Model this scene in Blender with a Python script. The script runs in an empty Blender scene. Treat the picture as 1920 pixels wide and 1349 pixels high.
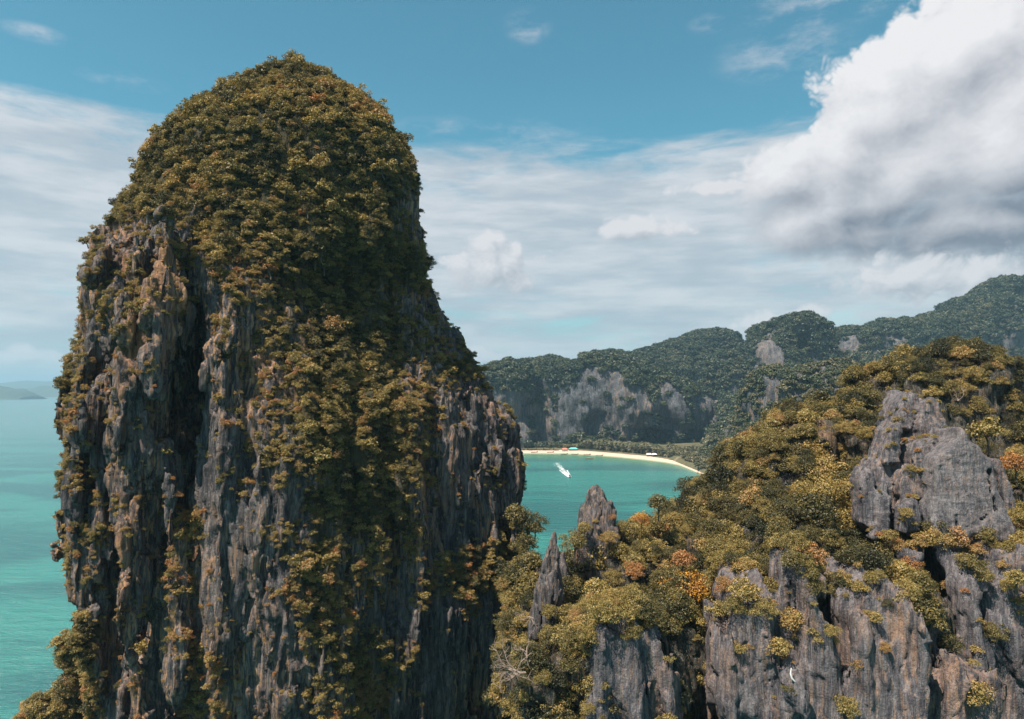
import bpy, math, random
import numpy as np
random.seed(7)
RNG = np.random.default_rng(11)
SC = bpy.context.scene
COL = SC.collection

# ------------------------------------------------------------------ camera, light, exposure
F = 1297.0                       # focal length measured in pixels of the 1920 px wide photograph
CAM_H = 100.0                    # a drone, 100 m over the sea
HORIZON = 732.0
PITCH = math.atan((HORIZON - 674.5) / F)
cam = bpy.data.objects.new('camera', bpy.data.cameras.new('camera'))
COL.objects.link(cam)
cam.location = (0, 0, CAM_H)
cam.rotation_euler = (math.pi / 2 + PITCH, 0, 0)
cam.data.sensor_width = 36.0
cam.data.lens = 36.0 * F / 1920.0
cam.data.clip_start = 1.0
cam.data.clip_end = 90000.0
SC.camera = cam

SUN_EL = math.radians(61)
SUN_AZ = math.radians(-134)      # measured from +Y (view direction) towards +X; negative is left, beyond -90 behind the camera
sun_dir = np.array([math.sin(SUN_AZ) * math.cos(SUN_EL), math.cos(SUN_AZ) * math.cos(SUN_EL), math.sin(SUN_EL)])
sun = bpy.data.objects.new('sun', bpy.data.lights.new('sun', 'SUN'))
COL.objects.link(sun)
from mathutils import Vector
sun.rotation_euler = Vector(sun_dir.tolist()).to_track_quat('Z', 'Y').to_euler()
sun.location = (0, 0, 500)
sun.data.energy = 5.0
sun.data.angle = math.radians(0.5)
sun.data.color = (1.0, 0.90, 0.76)

SKY_STRENGTH = 0.08
SC.view_settings.view_transform = 'Standard'
SC.view_settings.look = 'None'
SC.view_settings.gamma = 1.0
SC.view_settings.exposure = 0.93
SC.view_settings.use_curve_mapping = False
SC.render.engine = 'CYCLES'
cy = SC.cycles
cy.max_bounces = 5; cy.diffuse_bounces = 2; cy.glossy_bounces = 2; cy.transmission_bounces = 2
cy.transparent_max_bounces = 6; cy.volume_bounces = 0
cy.use_denoising = True
cy.caustics_reflective = False; cy.caustics_refractive = False


# ------------------------------------------------------------------ projection helpers (photo pixel -> place)
_cp, _sp = math.cos(PITCH), math.sin(PITCH)
def W(px, py, Y):
    """the point of the place seen at photo pixel (px, py) that stands at depth Y"""
    px = np.asarray(px, float); py = np.asarray(py, float)
    dy = _cp * F - _sp * (674.5 - py); dz = _sp * F + _cp * (674.5 - py)
    t = Y / dy
    return (px - 960.0) * t, CAM_H + dz * t
def G(px, py, z=0.0):
    """the point of the ground at height z seen at pixel (px, py)"""
    dy = _cp * F - _sp * (674.5 - py); dz = _sp * F + _cp * (674.5 - py)
    t = (z - CAM_H) / dz
    return (px - 960.0) * t, dy * t
def PX(P):
    x, y, z = P[:, 0], P[:, 1], P[:, 2] - CAM_H
    fwd = y * _cp + z * _sp; up = -y * _sp + z * _cp
    fwd = np.maximum(fwd, 0.1)
    return 960 + F * x / fwd, 674.5 - F * up / fwd
def AE(px, py):
    d = np.array([(px - 960.0), _cp * F - _sp * (674.5 - py), _sp * F + _cp * (674.5 - py)])
    d /= np.linalg.norm(d)
    return math.atan2(d[0], d[1]), math.asin(d[2])


# ------------------------------------------------------------------ node helpers
class NT:
    def __init__(s, tree): s.t = tree; s.n = tree.nodes; s.l = tree.links
    def put(s, sock, v):
        if isinstance(v, bpy.types.NodeSocket): s.l.new(v, sock)
        else: sock.default_value = v
    def m(s, op, a, b=None, c=None, clamp=False):
        n = s.n.new('ShaderNodeMath'); n.operation = op; n.use_clamp = clamp
        s.put(n.inputs[0], a)
        if b is not None: s.put(n.inputs[1], b)
        if c is not None: s.put(n.inputs[2], c)
        return n.outputs[0]
    def xyz(s, x, y, z):
        n = s.n.new('ShaderNodeCombineXYZ')
        for i, v in enumerate((x, y, z)): s.put(n.inputs[i], v)
        return n.outputs[0]
    def sep(s, v):
        n = s.n.new('ShaderNodeSeparateXYZ'); s.put(n.inputs[0], v); return n.outputs
    def vm(s, op, a, b):
        n = s.n.new('ShaderNodeVectorMath'); n.operation = op
        s.put(n.inputs[0], a); s.put(n.inputs[1], b); return n.outputs[0]
    def noise(s, v, scale, detail=4, rough=0.55, lac=2.0, dist=0.0, typ=None):
        n = s.n.new('ShaderNodeTexNoise'); s.put(n.inputs['Vector'], v)
        if typ: n.noise_type = typ
        s.put(n.inputs['Scale'], scale); n.inputs['Detail'].default_value = detail
        n.inputs['Roughness'].default_value = rough; n.inputs['Lacunarity'].default_value = lac
        n.inputs['Distortion'].default_value = dist
        return n.outputs[0]
    def ramp(s, fac, stops):
        n = s.n.new('ShaderNodeValToRGB'); s.put(n.inputs[0], fac)
        e = n.color_ramp.elements
        while len(e) < len(stops): e.new(0.5)
        for el, (p, c) in zip(e, stops):
            el.position = p; el.color = (c[0], c[1], c[2], 1)
        return n.outputs[0]
    def step(s, v, a, b, lo=0.0, hi=1.0):
        n = s.n.new('ShaderNodeMapRange'); n.interpolation_type = 'SMOOTHSTEP'
        s.put(n.inputs[0], v)
        for i, q in enumerate((a, b, lo, hi)): s.put(n.inputs[1 + i], q)
        return n.outputs[0]
    def mix(s, f, a, b, typ='MIX'):
        n = s.n.new('ShaderNodeMix'); n.data_type = 'RGBA'; n.blend_type = typ
        s.put(n.inputs[0], f)
        for i, v in ((6, a), (7, b)):
            if isinstance(v, tuple) and len(v) == 3: v = (*v, 1)
            s.put(n.inputs[i], v)
        return n.outputs[2]
    def bump(s, h, strength, dist, normal=None):
        n = s.n.new('ShaderNodeBump'); n.inputs['Strength'].default_value = strength
        n.inputs['Distance'].default_value = dist; s.put(n.inputs['Height'], h)
        if normal is not None: s.put(n.inputs['Normal'], normal)
        return n.outputs[0]
    def attr(s, name, typ='GEOMETRY'):
        n = s.n.new('ShaderNodeAttribute'); n.attribute_name = name; n.attribute_type = typ
        return n.outputs['Fac']

def new_mat(name):
    m = bpy.data.materials.new(name); m.use_nodes = True
    nt = NT(m.node_tree); b = m.node_tree.nodes['Principled BSDF']
    return m, nt, b
def plain(name, col, rough=0.7, var=0.15, scale=0.6):
    m, nt, b = new_mat(name)
    pos = nt.n.new('ShaderNodeNewGeometry').outputs['Position']
    n = nt.noise(pos, scale, 4)
    c = nt.mix(n, tuple(x * (1 - var) for x in col), tuple(min(1, x * (1 + var)) for x in col))
    nt.put(b.inputs['Base Color'], c); b.inputs['Roughness'].default_value = rough
    b.inputs['Specular IOR Level'].default_value = 0.25
    return m


# ------------------------------------------------------------------ sky: Nishita air with clouds that lie in it
def make_world():
    w = bpy.data.worlds.new('World'); SC.world = w; w.use_nodes = True
    t = w.node_tree; nt = NT(t)
    for n in list(t.nodes): t.nodes.remove(n)
    out = t.nodes.new('ShaderNodeOutputWorld'); bg = t.nodes.new('ShaderNodeBackground')
    t.links.new(bg.outputs[0], out.inputs[0])
    sky = t.nodes.new('ShaderNodeTexSky'); sky.sky_type = 'NISHITA'; sky.sun_disc = False
    sky.sun_elevation = SUN_EL; sky.sun_rotation = SUN_AZ
    sky.altitude = 100; sky.air_density = 1.0; sky.dust_density = 0.6; sky.ozone_density = 2.2
    air = nt.mix(1.0, sky.outputs[0], (0.50, 1.0, 0.86), 'MULTIPLY')
    tc = t.nodes.new('ShaderNodeTexCoord').outputs['Generated']
    x, y, z = nt.sep(tc)
    az = nt.m('ARCTAN2', x, y); el = nt.m('ARCSINE', z)
    K = 0.71 / SKY_STRENGTH
    # --- thin streaked layer cloud, thicker towards the horizon
    def layer(azv, elv):
        v = nt.xyz(nt.m('MULTIPLY', azv, 3.0), nt.m('MULTIPLY', elv, 14.0), 0.0)
        warp = nt.noise(nt.vm('ADD', v, (3.1, 7.7, 0)), 1.2, 3)
        v2 = nt.vm('ADD', v, nt.xyz(nt.m('MULTIPLY', warp, 0.9), nt.m('MULTIPLY', warp, -0.5), 0.0))
        return nt.noise(v2, 1.5, 8, 0.62)
    n1 = layer(az, el)
    fine = nt.noise(nt.xyz(nt.m('MULTIPLY', az, 14.0), nt.m('MULTIPLY', el, 60.0), 2.0), 1.0, 5, 0.6)
    nn = nt.m('ADD', nt.m('MULTIPLY', n1, 0.78), nt.m('MULTIPLY', fine, 0.22))
    low = nt.n.new('ShaderNodeFloatCurve')
    nt.put(low.inputs['Value'], nt.m('MULTIPLY', el, 2.0, clamp=True))
    cu = low.mapping.curves[0]
    # el*2 -> coverage
    pts = [(0.0, 0.86), (0.06, 0.84), (0.16, 0.80), (0.30, 0.84), (0.44, 0.90), (0.58, 0.80), (0.66, 0.68), (0.73, 0.42), (0.80, 0.22), (1.0, 0.14)]
    cu.points[0].location = pts[0]; cu.points[1].location = pts[-1]
    for p in pts[1:-1]: cu.points.new(*p)
    low.mapping.update()
    cov = low.outputs[0]
    side = nt.step(nt.m('ABSOLUTE', nt.m('SUBTRACT', az, -0.15)), 0.0, 0.35, -0.05, -0.03)
    cov = nt.m('ADD', cov, side)
    a1 = nt.step(nt.m('ADD', nn, cov), 0.98, 1.28)
    a1 = nt.m('MULTIPLY', a1, 0.94)
    lay_l = nt.step(nt.noise(nt.xyz(nt.m('MULTIPLY', az, 5.0), nt.m('MULTIPLY', el, 26.0), 5.0), 1.0, 6, 0.6), 0.35, 0.68)
    lay_c = nt.mix(lay_l, (0.355 * K, 0.40 * K, 0.45 * K), (0.545 * K, 0.55 * K, 0.575 * K))
    colour = nt.mix(a1, air, lay_c)
    # --- heaped clouds
    def blobs(azv, elv, lst):
        r = None
        for (px, py, rx, ry) in lst:
            a0, e0 = AE(px, py)
            u = nt.m('MULTIPLY', nt.m('SUBTRACT', azv, a0), 1400.0 / rx)
            v = nt.m('MULTIPLY', nt.m('SUBTRACT', elv, e0), 1400.0 / ry)
            e = nt.m('SUBTRACT', 1.0, nt.m('SQRT', nt.m('ADD', nt.m('MULTIPLY', u, u), nt.m('MULTIPLY', v, v))))
            r = e if r is None else nt.m('SMOOTH_MAX', r, e, 0.25)
        return r
    def billow(azv, elv, s, det=2):
        v = nt.xyz(azv, nt.m('MULTIPLY', elv, 1.15), 0.4)
        w1 = nt.noise(v, s * 0.9, 3)
        v = nt.vm('ADD', v, nt.xyz(nt.m('MULTIPLY', w1, 0.05), nt.m('MULTIPLY', w1, 0.06), 0.0))
        big = nt.noise(v, s, det, 0.58)
        r = nt.m('MULTIPLY', nt.m('SUBTRACT', big, 0.5), 1.0)
        for k, a in ((1.6, 1.1), (3.5, .60), (8.0, .34), (17.0, .18)):          # rounded heads with sharp creases between them
            q = nt.noise(nt.vm('ADD', v, (k, k * .7, 0)), s * k, 0)
            r = nt.m('ADD', r, nt.m('MULTIPLY', nt.m('SUBTRACT', nt.m('ABSOLUTE', nt.m('SUBTRACT', q, 0.5)), 0.11), a * 1.6))
        return r
    big_list = [(1890, 40, 200, 130), (1780, 110, 150, 120), (1660, 200, 150, 110), (1580, 290, 110, 90), (1720, 320, 260, 130),
                (1930, 280, 230, 190), (1465, 330, 110, 75), (1830, 430, 380, 100), (1540, 410, 240, 90), (2100, 200, 260, 260)]
    def dens(azv, elv):
        return nt.m('ADD', blobs(azv, elv, big_list), nt.m('MULTIPLY', billow(azv, elv, 7.5), 0.55))
    D0 = dens(az, el)
    D1 = dens(nt.m('ADD', az, -0.022), nt.m('ADD', el, 0.030))
    _, e_top = AE(1700, 200); _, e_bot = AE(1700, 430)
    alpha = nt.step(D0, 0.08, nt.step(el, e_bot, e_top, 0.75, 0.26))
    grad = nt.m('SUBTRACT', D0, D1)
    lit = nt.m('ADD', nt.m('MULTIPLY', grad, 0.62), 0.60)
    _, e_top = AE(1700, 60); _, e_bot = AE(1700, 480)
    lit = nt.m('ADD', lit, nt.step(el, e_bot, e_top, -0.22, 0.22))
    base = blobs(az, el, [(1840, 445, 260, 48), (1960, 380, 160, 50), (1640, 415, 150, 30)])
    lit = nt.m('SUBTRACT', lit, nt.m('MULTIPLY', nt.step(base, -0.1, 0.9), 0.42), clamp=True)
    cc = nt.ramp(lit, [(0.0, (0.16, 0.18, 0.225)), (0.35, (0.34, 0.35, 0.385)), (0.62, (0.48, 0.48, 0.51)), (1.0, (0.66, 0.65, 0.66))])
    cc = nt.mix(1.0, cc, (K, K, K), 'MULTIPLY')
    colour = nt.mix(alpha, colour, cc)
    # small heaps low over the hills
    sm_list = [(925, 500, 110, 65), (1420, 605, 70, 26), (1525, 592, 40, 26), (1200, 430, 110, 28), (905, 670, 60, 26), (1330, 352, 90, 18), (50, 668, 60, 22), (1740, 520, 190, 45)]
    D2 = nt.m('ADD', blobs(az, el, sm_list), nt.m('MULTIPLY', billow(az, el, 14.0, 2), 0.8))
    D3 = nt.m('ADD', blobs(nt.m('ADD', az, -0.01), nt.m('ADD', el, 0.018), sm_list), nt.m('MULTIPLY', billow(nt.m('ADD', az, -0.01), nt.m('ADD', el, 0.018), 14.0, 2), 0.8))
    a2 = nt.m('MULTIPLY', nt.step(D2, 0.05, 0.55), 0.9)
    l2 = nt.m('ADD', nt.m('MULTIPLY', nt.m('SUBTRACT', D2, D3), 0.9), 0.5, clamp=True)
    c2 = nt.mix(l2, (0.34 * K, 0.36 * K, 0.40 * K), (0.60 * K, 0.59 * K, 0.605 * K))
    colour = nt.mix(a2, colour, c2)
    # wisps high on the blue
    wl = blobs(az, el, [(1560, 10, 200, 40), (1480, 100, 130, 50), (1335, 45, 45, 18), (230, 150, 70, 16), (990, 50, 50, 30), (910, 250, 210, 30), (60, 60, 50, 14)])
    wn = nt.noise(nt.xyz(nt.m('MULTIPLY', az, 9.0), nt.m('MULTIPLY', el, 22.0), 9.0), 1.0, 8, 0.66)
    a3 = nt.m('MULTIPLY', nt.step(wn, 0.42, 0.78), nt.step(wl, -0.25, 0.7))
    colour = nt.mix(nt.m('MULTIPLY', a3, 0.75), colour, (0.52 * K, 0.52 * K, 0.56 * K))
    t.links.new(colour, bg.inputs[0])
    bg.inputs[1].default_value = SKY_STRENGTH
    w.cycles.sampling_method = 'MANUAL'; w.cycles.sample_map_resolution = 512
make_world()


# ------------------------------------------------------------------ noise and meshing in numpy
def _hash(ix, iy, iz, seed):
    h = (ix.astype(np.uint32) * np.uint32(374761393) + iy.astype(np.uint32) * np.uint32(668265263)
         + iz.astype(np.uint32) * np.uint32(2147483647) + np.uint32(seed * 974711 & 0xffffffff))
    h = (h ^ (h >> np.uint32(13))) * np.uint32(1274126177)
    h = h ^ (h >> np.uint32(16))
    return (h & np.uint32(0xffffff)).astype(np.float32) / np.float32(0xffffff)
def vnoise(x, y, z, seed=0):
    x = np.asarray(x, np.float32); y = np.asarray(y, np.float32); z = np.asarray(z, np.float32)
    x, y, z = np.broadcast_arrays(x, y, z)
    fx, fy, fz = np.floor(x), np.floor(y), np.floor(z)
    ix, iy, iz = fx.astype(np.int64), fy.astype(np.int64), fz.astype(np.int64)
    tx, ty, tz = x - fx, y - fy, z - fz
    tx = tx * tx * (3 - 2 * tx); ty = ty * ty * (3 - 2 * ty); tz = tz * tz * (3 - 2 * tz)
    r = 0
    for dx in (0, 1):
        wx = tx if dx else 1 - tx
        for dy in (0, 1):
            wy = ty if dy else 1 - ty
            for dz in (0, 1):
                wz = tz if dz else 1 - tz
                r = r + wx * wy * wz * _hash(ix + dx, iy + dy, iz + dz, seed)
    return r * 2 - 1
def fbm(x, y, z, octv=3, seed=0, gain=0.5):
    r = 0; a = 1.0; s = 0
    for o in range(octv):
        k = 2.03 ** o
        r = r + a * vnoise(x * k + 17.3 * o, y * k - 9.1 * o, z * k + 4.7 * o, seed + o); s += a; a *= gain
    return r / s
def ridged(x, y, z, octv=2, seed=0):
    r = 0; a = 1.0; s = 0
    for o in range(octv):
        k = 2.1 ** o
        r = r + a * (1 - 2 * np.abs(vnoise(x * k, y * k, z * k, seed + o))); s += a; a *= 0.5
    return r / s

def worley(x, y, z, seed=0):
    """value of the nearest cell (0..1) and the gap to the next one: angular blocks and the joints between them"""
    x = np.asarray(x, np.float32); y = np.asarray(y, np.float32); z = np.asarray(z, np.float32)
    ix, iy, iz = (np.floor(v).astype(np.int64) for v in (x, y, z))
    f1 = np.full(x.shape, 9, np.float32); f2 = f1.copy(); val = np.zeros(x.shape, np.float32)
    for dx in (-1, 0, 1):
        for dy in (-1, 0, 1):
            for dz in (-1, 0, 1):
                a, b, c = ix + dx, iy + dy, iz + dz
                d = (a + _hash(a, b, c, seed) - x) ** 2 + (b + _hash(a, b, c, seed + 1) - y) ** 2 + (c + _hash(a, b, c, seed + 2) - z) ** 2
                m = d < f1
                f2 = np.where(m, f1, np.minimum(f2, d)); val = np.where(m, _hash(a, b, c, seed + 3), val); f1 = np.minimum(f1, d)
    return val, np.sqrt(f2) - np.sqrt(f1)

def ribs(x, y, z, w, seed):
    u = (x + .25 * y) / w + fbm(x / 9, y / 9, z / 22, 2, seed) * .8
    f = u - np.floor(u)
    return -np.where(f < .82, f / .82, (1 - f) / .18) * (.6 + .8 * _hash(np.floor(u).astype(np.int64), 0 * u.astype(np.int64), 0 * u.astype(np.int64), seed))

def surface_nets(S, org, h):
    ins = S < 0
    c = np.zeros(tuple(n - 1 for n in S.shape), np.int8)
    for dx in (0, 1):
        for dy in (0, 1):
            for dz in (0, 1):
                c += ins[dx:dx + c.shape[0], dy:dy + c.shape[1], dz:dz + c.shape[2]]
    act = (c > 0) & (c < 8)
    ii = np.argwhere(act)
    idx = -np.ones(act.shape, np.int64); idx[act] = np.arange(len(ii))
    pos = np.zeros((len(ii), 3)); cnt = np.zeros(len(ii))
    cor = [np.array([a, b, d]) for a in (0, 1) for b in (0, 1) for d in (0, 1)]
    val = {}
    for q in cor: val[tuple(q)] = S[ii[:, 0] + q[0], ii[:, 1] + q[1], ii[:, 2] + q[2]].astype(float)
    for q in cor:
        for ax in range(3):
            if q[ax] == 0:
                r = q.copy(); r[ax] = 1
                sa, sb = val[tuple(q)], val[tuple(r)]
                m = (sa < 0) != (sb < 0)
                t = np.where(m, sa / np.where(m, sa - sb, 1), 0)
                p = q[None, :] + t[:, None] * (r - q)[None, :]
                pos[m] += p[m]; cnt[m] += 1
    V = np.array(org) + h * (ii + pos / cnt[:, None])
    faces = []
    for ax in range(3):
        A = np.moveaxis(ins, ax, 0); I = np.moveaxis(idx, ax, 0)
        if ax == 1: A = np.swapaxes(A, 1, 2); I = np.swapaxes(I, 1, 2)      # (y; z, x)
        a0 = A[:-1, 1:-1, 1:-1]; a1 = A[1:, 1:-1, 1:-1]
        for flip, m in ((False, a0 & ~a1), (True, ~a0 & a1)):
            g = np.argwhere(m)
            if len(g) == 0: continue
            i, j, k = g[:, 0], g[:, 1] + 1, g[:, 2] + 1
            q = np.stack([I[i, j - 1, k - 1], I[i, j, k - 1], I[i, j, k], I[i, j - 1, k]], 1)
            faces.append(q[:, ::-1] if flip else q)
    Q = np.concatenate(faces); Q = Q[(Q >= 0).all(1)]
    # drop small loose pieces: the noise must not leave crumbs in the air
    lab = np.arange(len(V)); E = np.concatenate([Q[:, [0, 1]], Q[:, [1, 2]], Q[:, [2, 3]]])
    while True:
        m = np.minimum(lab[E[:, 0]], lab[E[:, 1]]); new = lab.copy()
        np.minimum.at(new, E[:, 0], m); np.minimum.at(new, E[:, 1], m)
        np.minimum.at(new, lab[E[:, 0]], m); np.minimum.at(new, lab[E[:, 1]], m)
        new = new[new]; new = new[new]
        if (new == lab).all(): break
        lab = new
    cn = np.bincount(lab, minlength=len(V)); keep = cn[lab] >= 0.04 * cn.max()
    re = np.cumsum(keep) - 1; Q = re[Q[keep[Q[:, 0]]]]
    return V[keep], Q
def subdivide(V, Q):
    n = len(V); E = np.concatenate([Q[:, [0, 1]], Q[:, [1, 2]], Q[:, [2, 3]], Q[:, [3, 0]]])
    Es = np.sort(E, 1); key = Es[:, 0] * n + Es[:, 1]
    u, inv = np.unique(key, return_inverse=True)
    mid = 0.5 * (V[u // n] + V[u % n])
    cen = V[Q].mean(1)
    m = len(Q); e = inv.reshape(4, m) + n; c = np.arange(m) + n + len(u)
    NV = np.concatenate([V, mid, cen])
    NQ = np.concatenate([np.stack([Q[:, k], e[k], c, e[k - 1]], 1) for k in range(4)])
    return NV, NQ
def smooth(V, Q, f=0.5, it=1):
    for _ in range(it):
        acc = np.zeros_like(V); cnt = np.zeros(len(V))
        for a, b in ((0, 1), (1, 2), (2, 3), (3, 0)):
            for d in range(3):
                acc[:, d] += np.bincount(Q[:, a], V[Q[:, b], d], len(V)) + np.bincount(Q[:, b], V[Q[:, a], d], len(V))
            cnt += np.bincount(Q[:, a], minlength=len(V)) + np.bincount(Q[:, b], minlength=len(V))
        V = V * (1 - f) + f * acc / np.maximum(cnt, 1)[:, None]
    return V
def normals(V, Q):
    fn = np.cross(V[Q[:, 2]] - V[Q[:, 0]], V[Q[:, 3]] - V[Q[:, 1]])
    N = np.zeros_like(V)
    for k in range(4):
        for d in range(3): N[:, d] += np.bincount(Q[:, k], fn[:, d], len(V))
    return N / np.maximum(np.linalg.norm(N, axis=1), 1e-9)[:, None], fn
def mesh_obj(name, V, Fs, mat, loc=(0, 0, 0), parent=None, shade=True, mats=None, mi=None):
    me = bpy.data.meshes.new(name)
    V = np.asarray(V, np.float32) - np.asarray(loc, np.float32)
    Fs = np.asarray(Fs, np.int32); k = Fs.shape[1]
    me.vertices.add(len(V)); me.vertices.foreach_set('co', V.ravel())
    me.loops.add(Fs.size); me.loops.foreach_set('vertex_index', Fs.ravel())
    me.polygons.add(len(Fs)); me.polygons.foreach_set('loop_start', np.arange(0, Fs.size, k, dtype=np.int32))
    me.polygons.foreach_set('use_smooth', np.full(len(Fs), shade, bool))
    if mats:
        for q in mats: me.materials.append(q)
        me.polygons.foreach_set('material_index', np.asarray(mi, np.int32))
    elif mat: me.materials.append(mat)
    me.update(calc_edges=True)
    o = bpy.data.objects.new(name, me); o.location = loc
    COL.objects.link(o)
    if parent: o.parent = parent; o.location = loc
    return o
def tag(o, label=None, cat=None, group=None, kind=None):
    if label: o['label'] = label
    if cat: o['category'] = cat
    if group: o['group'] = group
    if kind: o['kind'] = kind
    return o
def empty(name, loc, rz=0.0):
    o = bpy.data.objects.new(name, None); COL.objects.link(o)
    o.location = loc; o.rotation_euler = (0, 0, rz); o.empty_display_size = 0.5
    return o


# ------------------------------------------------------------------ signed distance pieces
class Grid:
    def __init__(s, x0, x1, y0, y1, z0, z1, h):
        s.h = h; s.org = (x0, y0, z0)
        s.x = np.arange(x0, x1, h, dtype=np.float32)[:, None, None]
        s.y = np.arange(y0, y1, h, dtype=np.float32)[None, :, None]
        s.z = np.arange(z0, z1, h, dtype=np.float32)[None, None, :]
def smin(a, b, k):
    hh = np.clip(0.5 + 0.5 * (b - a) / k, 0, 1)
    return b * (1 - hh) + a * hh - k * hh * (1 - hh)
def smax(a, b, k): return -smin(-a, -b, k)
def column(g, px, py, Y, wpx, dm, hd=None, flare=0.0, p=2.4):
    X, Z = W(px, py, Y); a = wpx * Y / F; b = dm
    hd = hd or 0.8 * min(a, b)
    q = (np.abs((g.x - X) / a) ** p + np.abs((g.y - Y) / b) ** p) ** (1 / p)
    t = np.clip((g.z - (Z - hd)) / hd, 0, 3)
    r = np.where(t < 1, np.sqrt(np.clip(1 - t * t, 0, 1)), -(t - 1) * 2) + flare * np.clip(Z - hd - g.z, 0, 200) / min(a, b)
    return (q - r) * min(a, b)
def ellipsoid(g, c, r):
    q = np.sqrt(((g.x - c[0]) / r[0]) ** 2 + ((g.y - c[1]) / r[1]) ** 2 + ((g.z - c[2]) / r[2]) ** 2)
    return (q - 1) * min(r)
def polydist(X, Z, P):
    """signed distance to the polygon P in the X-Z plane (2D arrays)"""
    d = np.full(np.broadcast(X, Z).shape, 1e9); s = np.ones_like(d)
    n = len(P)
    for i in range(n):
        a, b = P[i], P[i - 1]
        ex, ez = b[0] - a[0], b[1] - a[1]
        wx, wz = X - a[0], Z - a[1]
        t = np.clip((wx * ex + wz * ez) / (ex * ex + ez * ez + 1e-9), 0, 1)
        d = np.minimum(d, (wx - ex * t) ** 2 + (wz - ez * t) ** 2)
        c1 = Z >= a[1]; c2 = Z < b[1]; c3 = ex * wz > ez * wx
        s = np.where((c1 & c2 & c3) | (~c1 & ~c2 & ~c3), -s, s)
    return s * np.sqrt(d)
def slab(g, poly, Y, d, lean=0.0, rnd=1.2, yaw=0.0):
    """a block whose outline is poly (photo pixels at depth Y), d metres to either side, leaning back by lean, turned by yaw"""
    P = [W(a, b, Y) for a, b in poly]
    P = [(float(a), float(b)) for a, b in P]
    zc = sum(q[1] for q in P) / len(P); xc = sum(q[0] for q in P) / len(P)
    X2, Z2 = g.x[:, 0, :], g.z[:, 0, :]
    d2 = polydist(X2 + 0 * Z2, Z2 + 0 * X2, P)[:, None, :]
    dy = np.abs(g.y - (Y + d) - lean * (g.z - zc) - yaw * (g.x - xc)) - d
    ax, ay = d2 + rnd, dy + rnd
    return np.minimum(np.maximum(ax, ay), 0) + np.sqrt(np.maximum(ax, 0) ** 2 + np.maximum(ay, 0) ** 2) - rnd
def band_noise(S, g, fn, band):
    m = np.abs(S) < band
    i, j, k = np.nonzero(m)
    S[m] += fn(g.x[i, 0, 0], g.y[0, j, 0], g.z[0, 0, k]).astype(np.float32)
    return S


# ------------------------------------------------------------------ materials
def rock_mat(name, light=(0.25, 0.21, 0.20), dark=(0.034, 0.034, 0.040), ochre=(0.42, 0.19, 0.07), och=0.5, s=1.0, streak=1.0):
    m, nt, b = new_mat(name)
    pos = nt.n.new('ShaderNodeNewGeometry').outputs['Position']
    P = nt.vm('MULTIPLY', pos, (s, s, s))
    Pz = nt.vm('MULTIPLY', pos, (s, s, s * 0.07))
    warp = nt.noise(P, 0.15, 3)
    Pw = nt.vm('ADD', Pz, nt.xyz(nt.m('MULTIPLY', warp, 1.5), warp, 0.0))
    st = nt.noise(Pw, 1.1, 7, 0.68)
    stf = nt.noise(Pw, 5.0, 4, 0.6)
    blot = nt.noise(P, 0.35, 7, 0.65)
    c = nt.mix(nt.step(st, 0.40, 0.66), dark, light)
    c = nt.mix(nt.m('MULTIPLY', nt.step(stf, 0.50, 0.72), 0.55), c, dark)
    c = nt.mix(nt.m('MULTIPLY', nt.step(stf, 0.50, 0.32), 0.35), c, (0.42, 0.41, 0.40))
    c = nt.mix(nt.m('MULTIPLY', nt.step(blot, 0.38, 0.55), 0.45 * streak), nt.mix(0.5, c, dark), c)
    oc = nt.noise(nt.vm('MULTIPLY', pos, (s * 0.09, s * 0.09, s * 0.03)), 1.0, 6, 0.66)
    om = nt.m('MULTIPLY', nt.step(oc, 0.53, 0.68), nt.step(st, 0.36, 0.6))
    c = nt.mix(nt.m('MULTIPLY', om, och), c, ochre)
    om2 = nt.m('MULTIPLY', nt.step(nt.noise(nt.vm('ADD', Pw, (5.0, 3.0, 0)), 1.9, 4, 0.6), 0.50, 0.62), nt.step(nt.noise(nt.vm('MULTIPLY', pos, (s * .06, s * .06, s * .04)), 1.0, 3), 0.38, 0.56))
    c = nt.mix(nt.m('MULTIPLY', om2, och), c, (0.46, 0.26, 0.14))
    pink = nt.step(nt.noise(P, 0.22, 4), 0.50, 0.7)
    c = nt.mix(nt.m('MULTIPLY', pink, 0.3 * och), c, (0.30, 0.19, 0.15))
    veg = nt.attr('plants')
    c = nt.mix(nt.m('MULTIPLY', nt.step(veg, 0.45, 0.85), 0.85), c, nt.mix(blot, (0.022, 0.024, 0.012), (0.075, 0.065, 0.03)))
    nt.put(b.inputs['Base Color'], c)
    b.inputs['Roughness'].default_value = 0.9; b.inputs['Specular IOR Level'].default_value = 0.15
    hgt = nt.m('ADD', nt.m('MULTIPLY', st, 0.9), nt.m('ADD', nt.m('MULTIPLY', stf, 0.35), nt.m('MULTIPLY', nt.noise(P, 3.0, 6, 0.65), 0.5)))
    nt.put(b.inputs['Normal'], nt.bump(hgt, 1.0, 0.6 / s))
    return m
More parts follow.
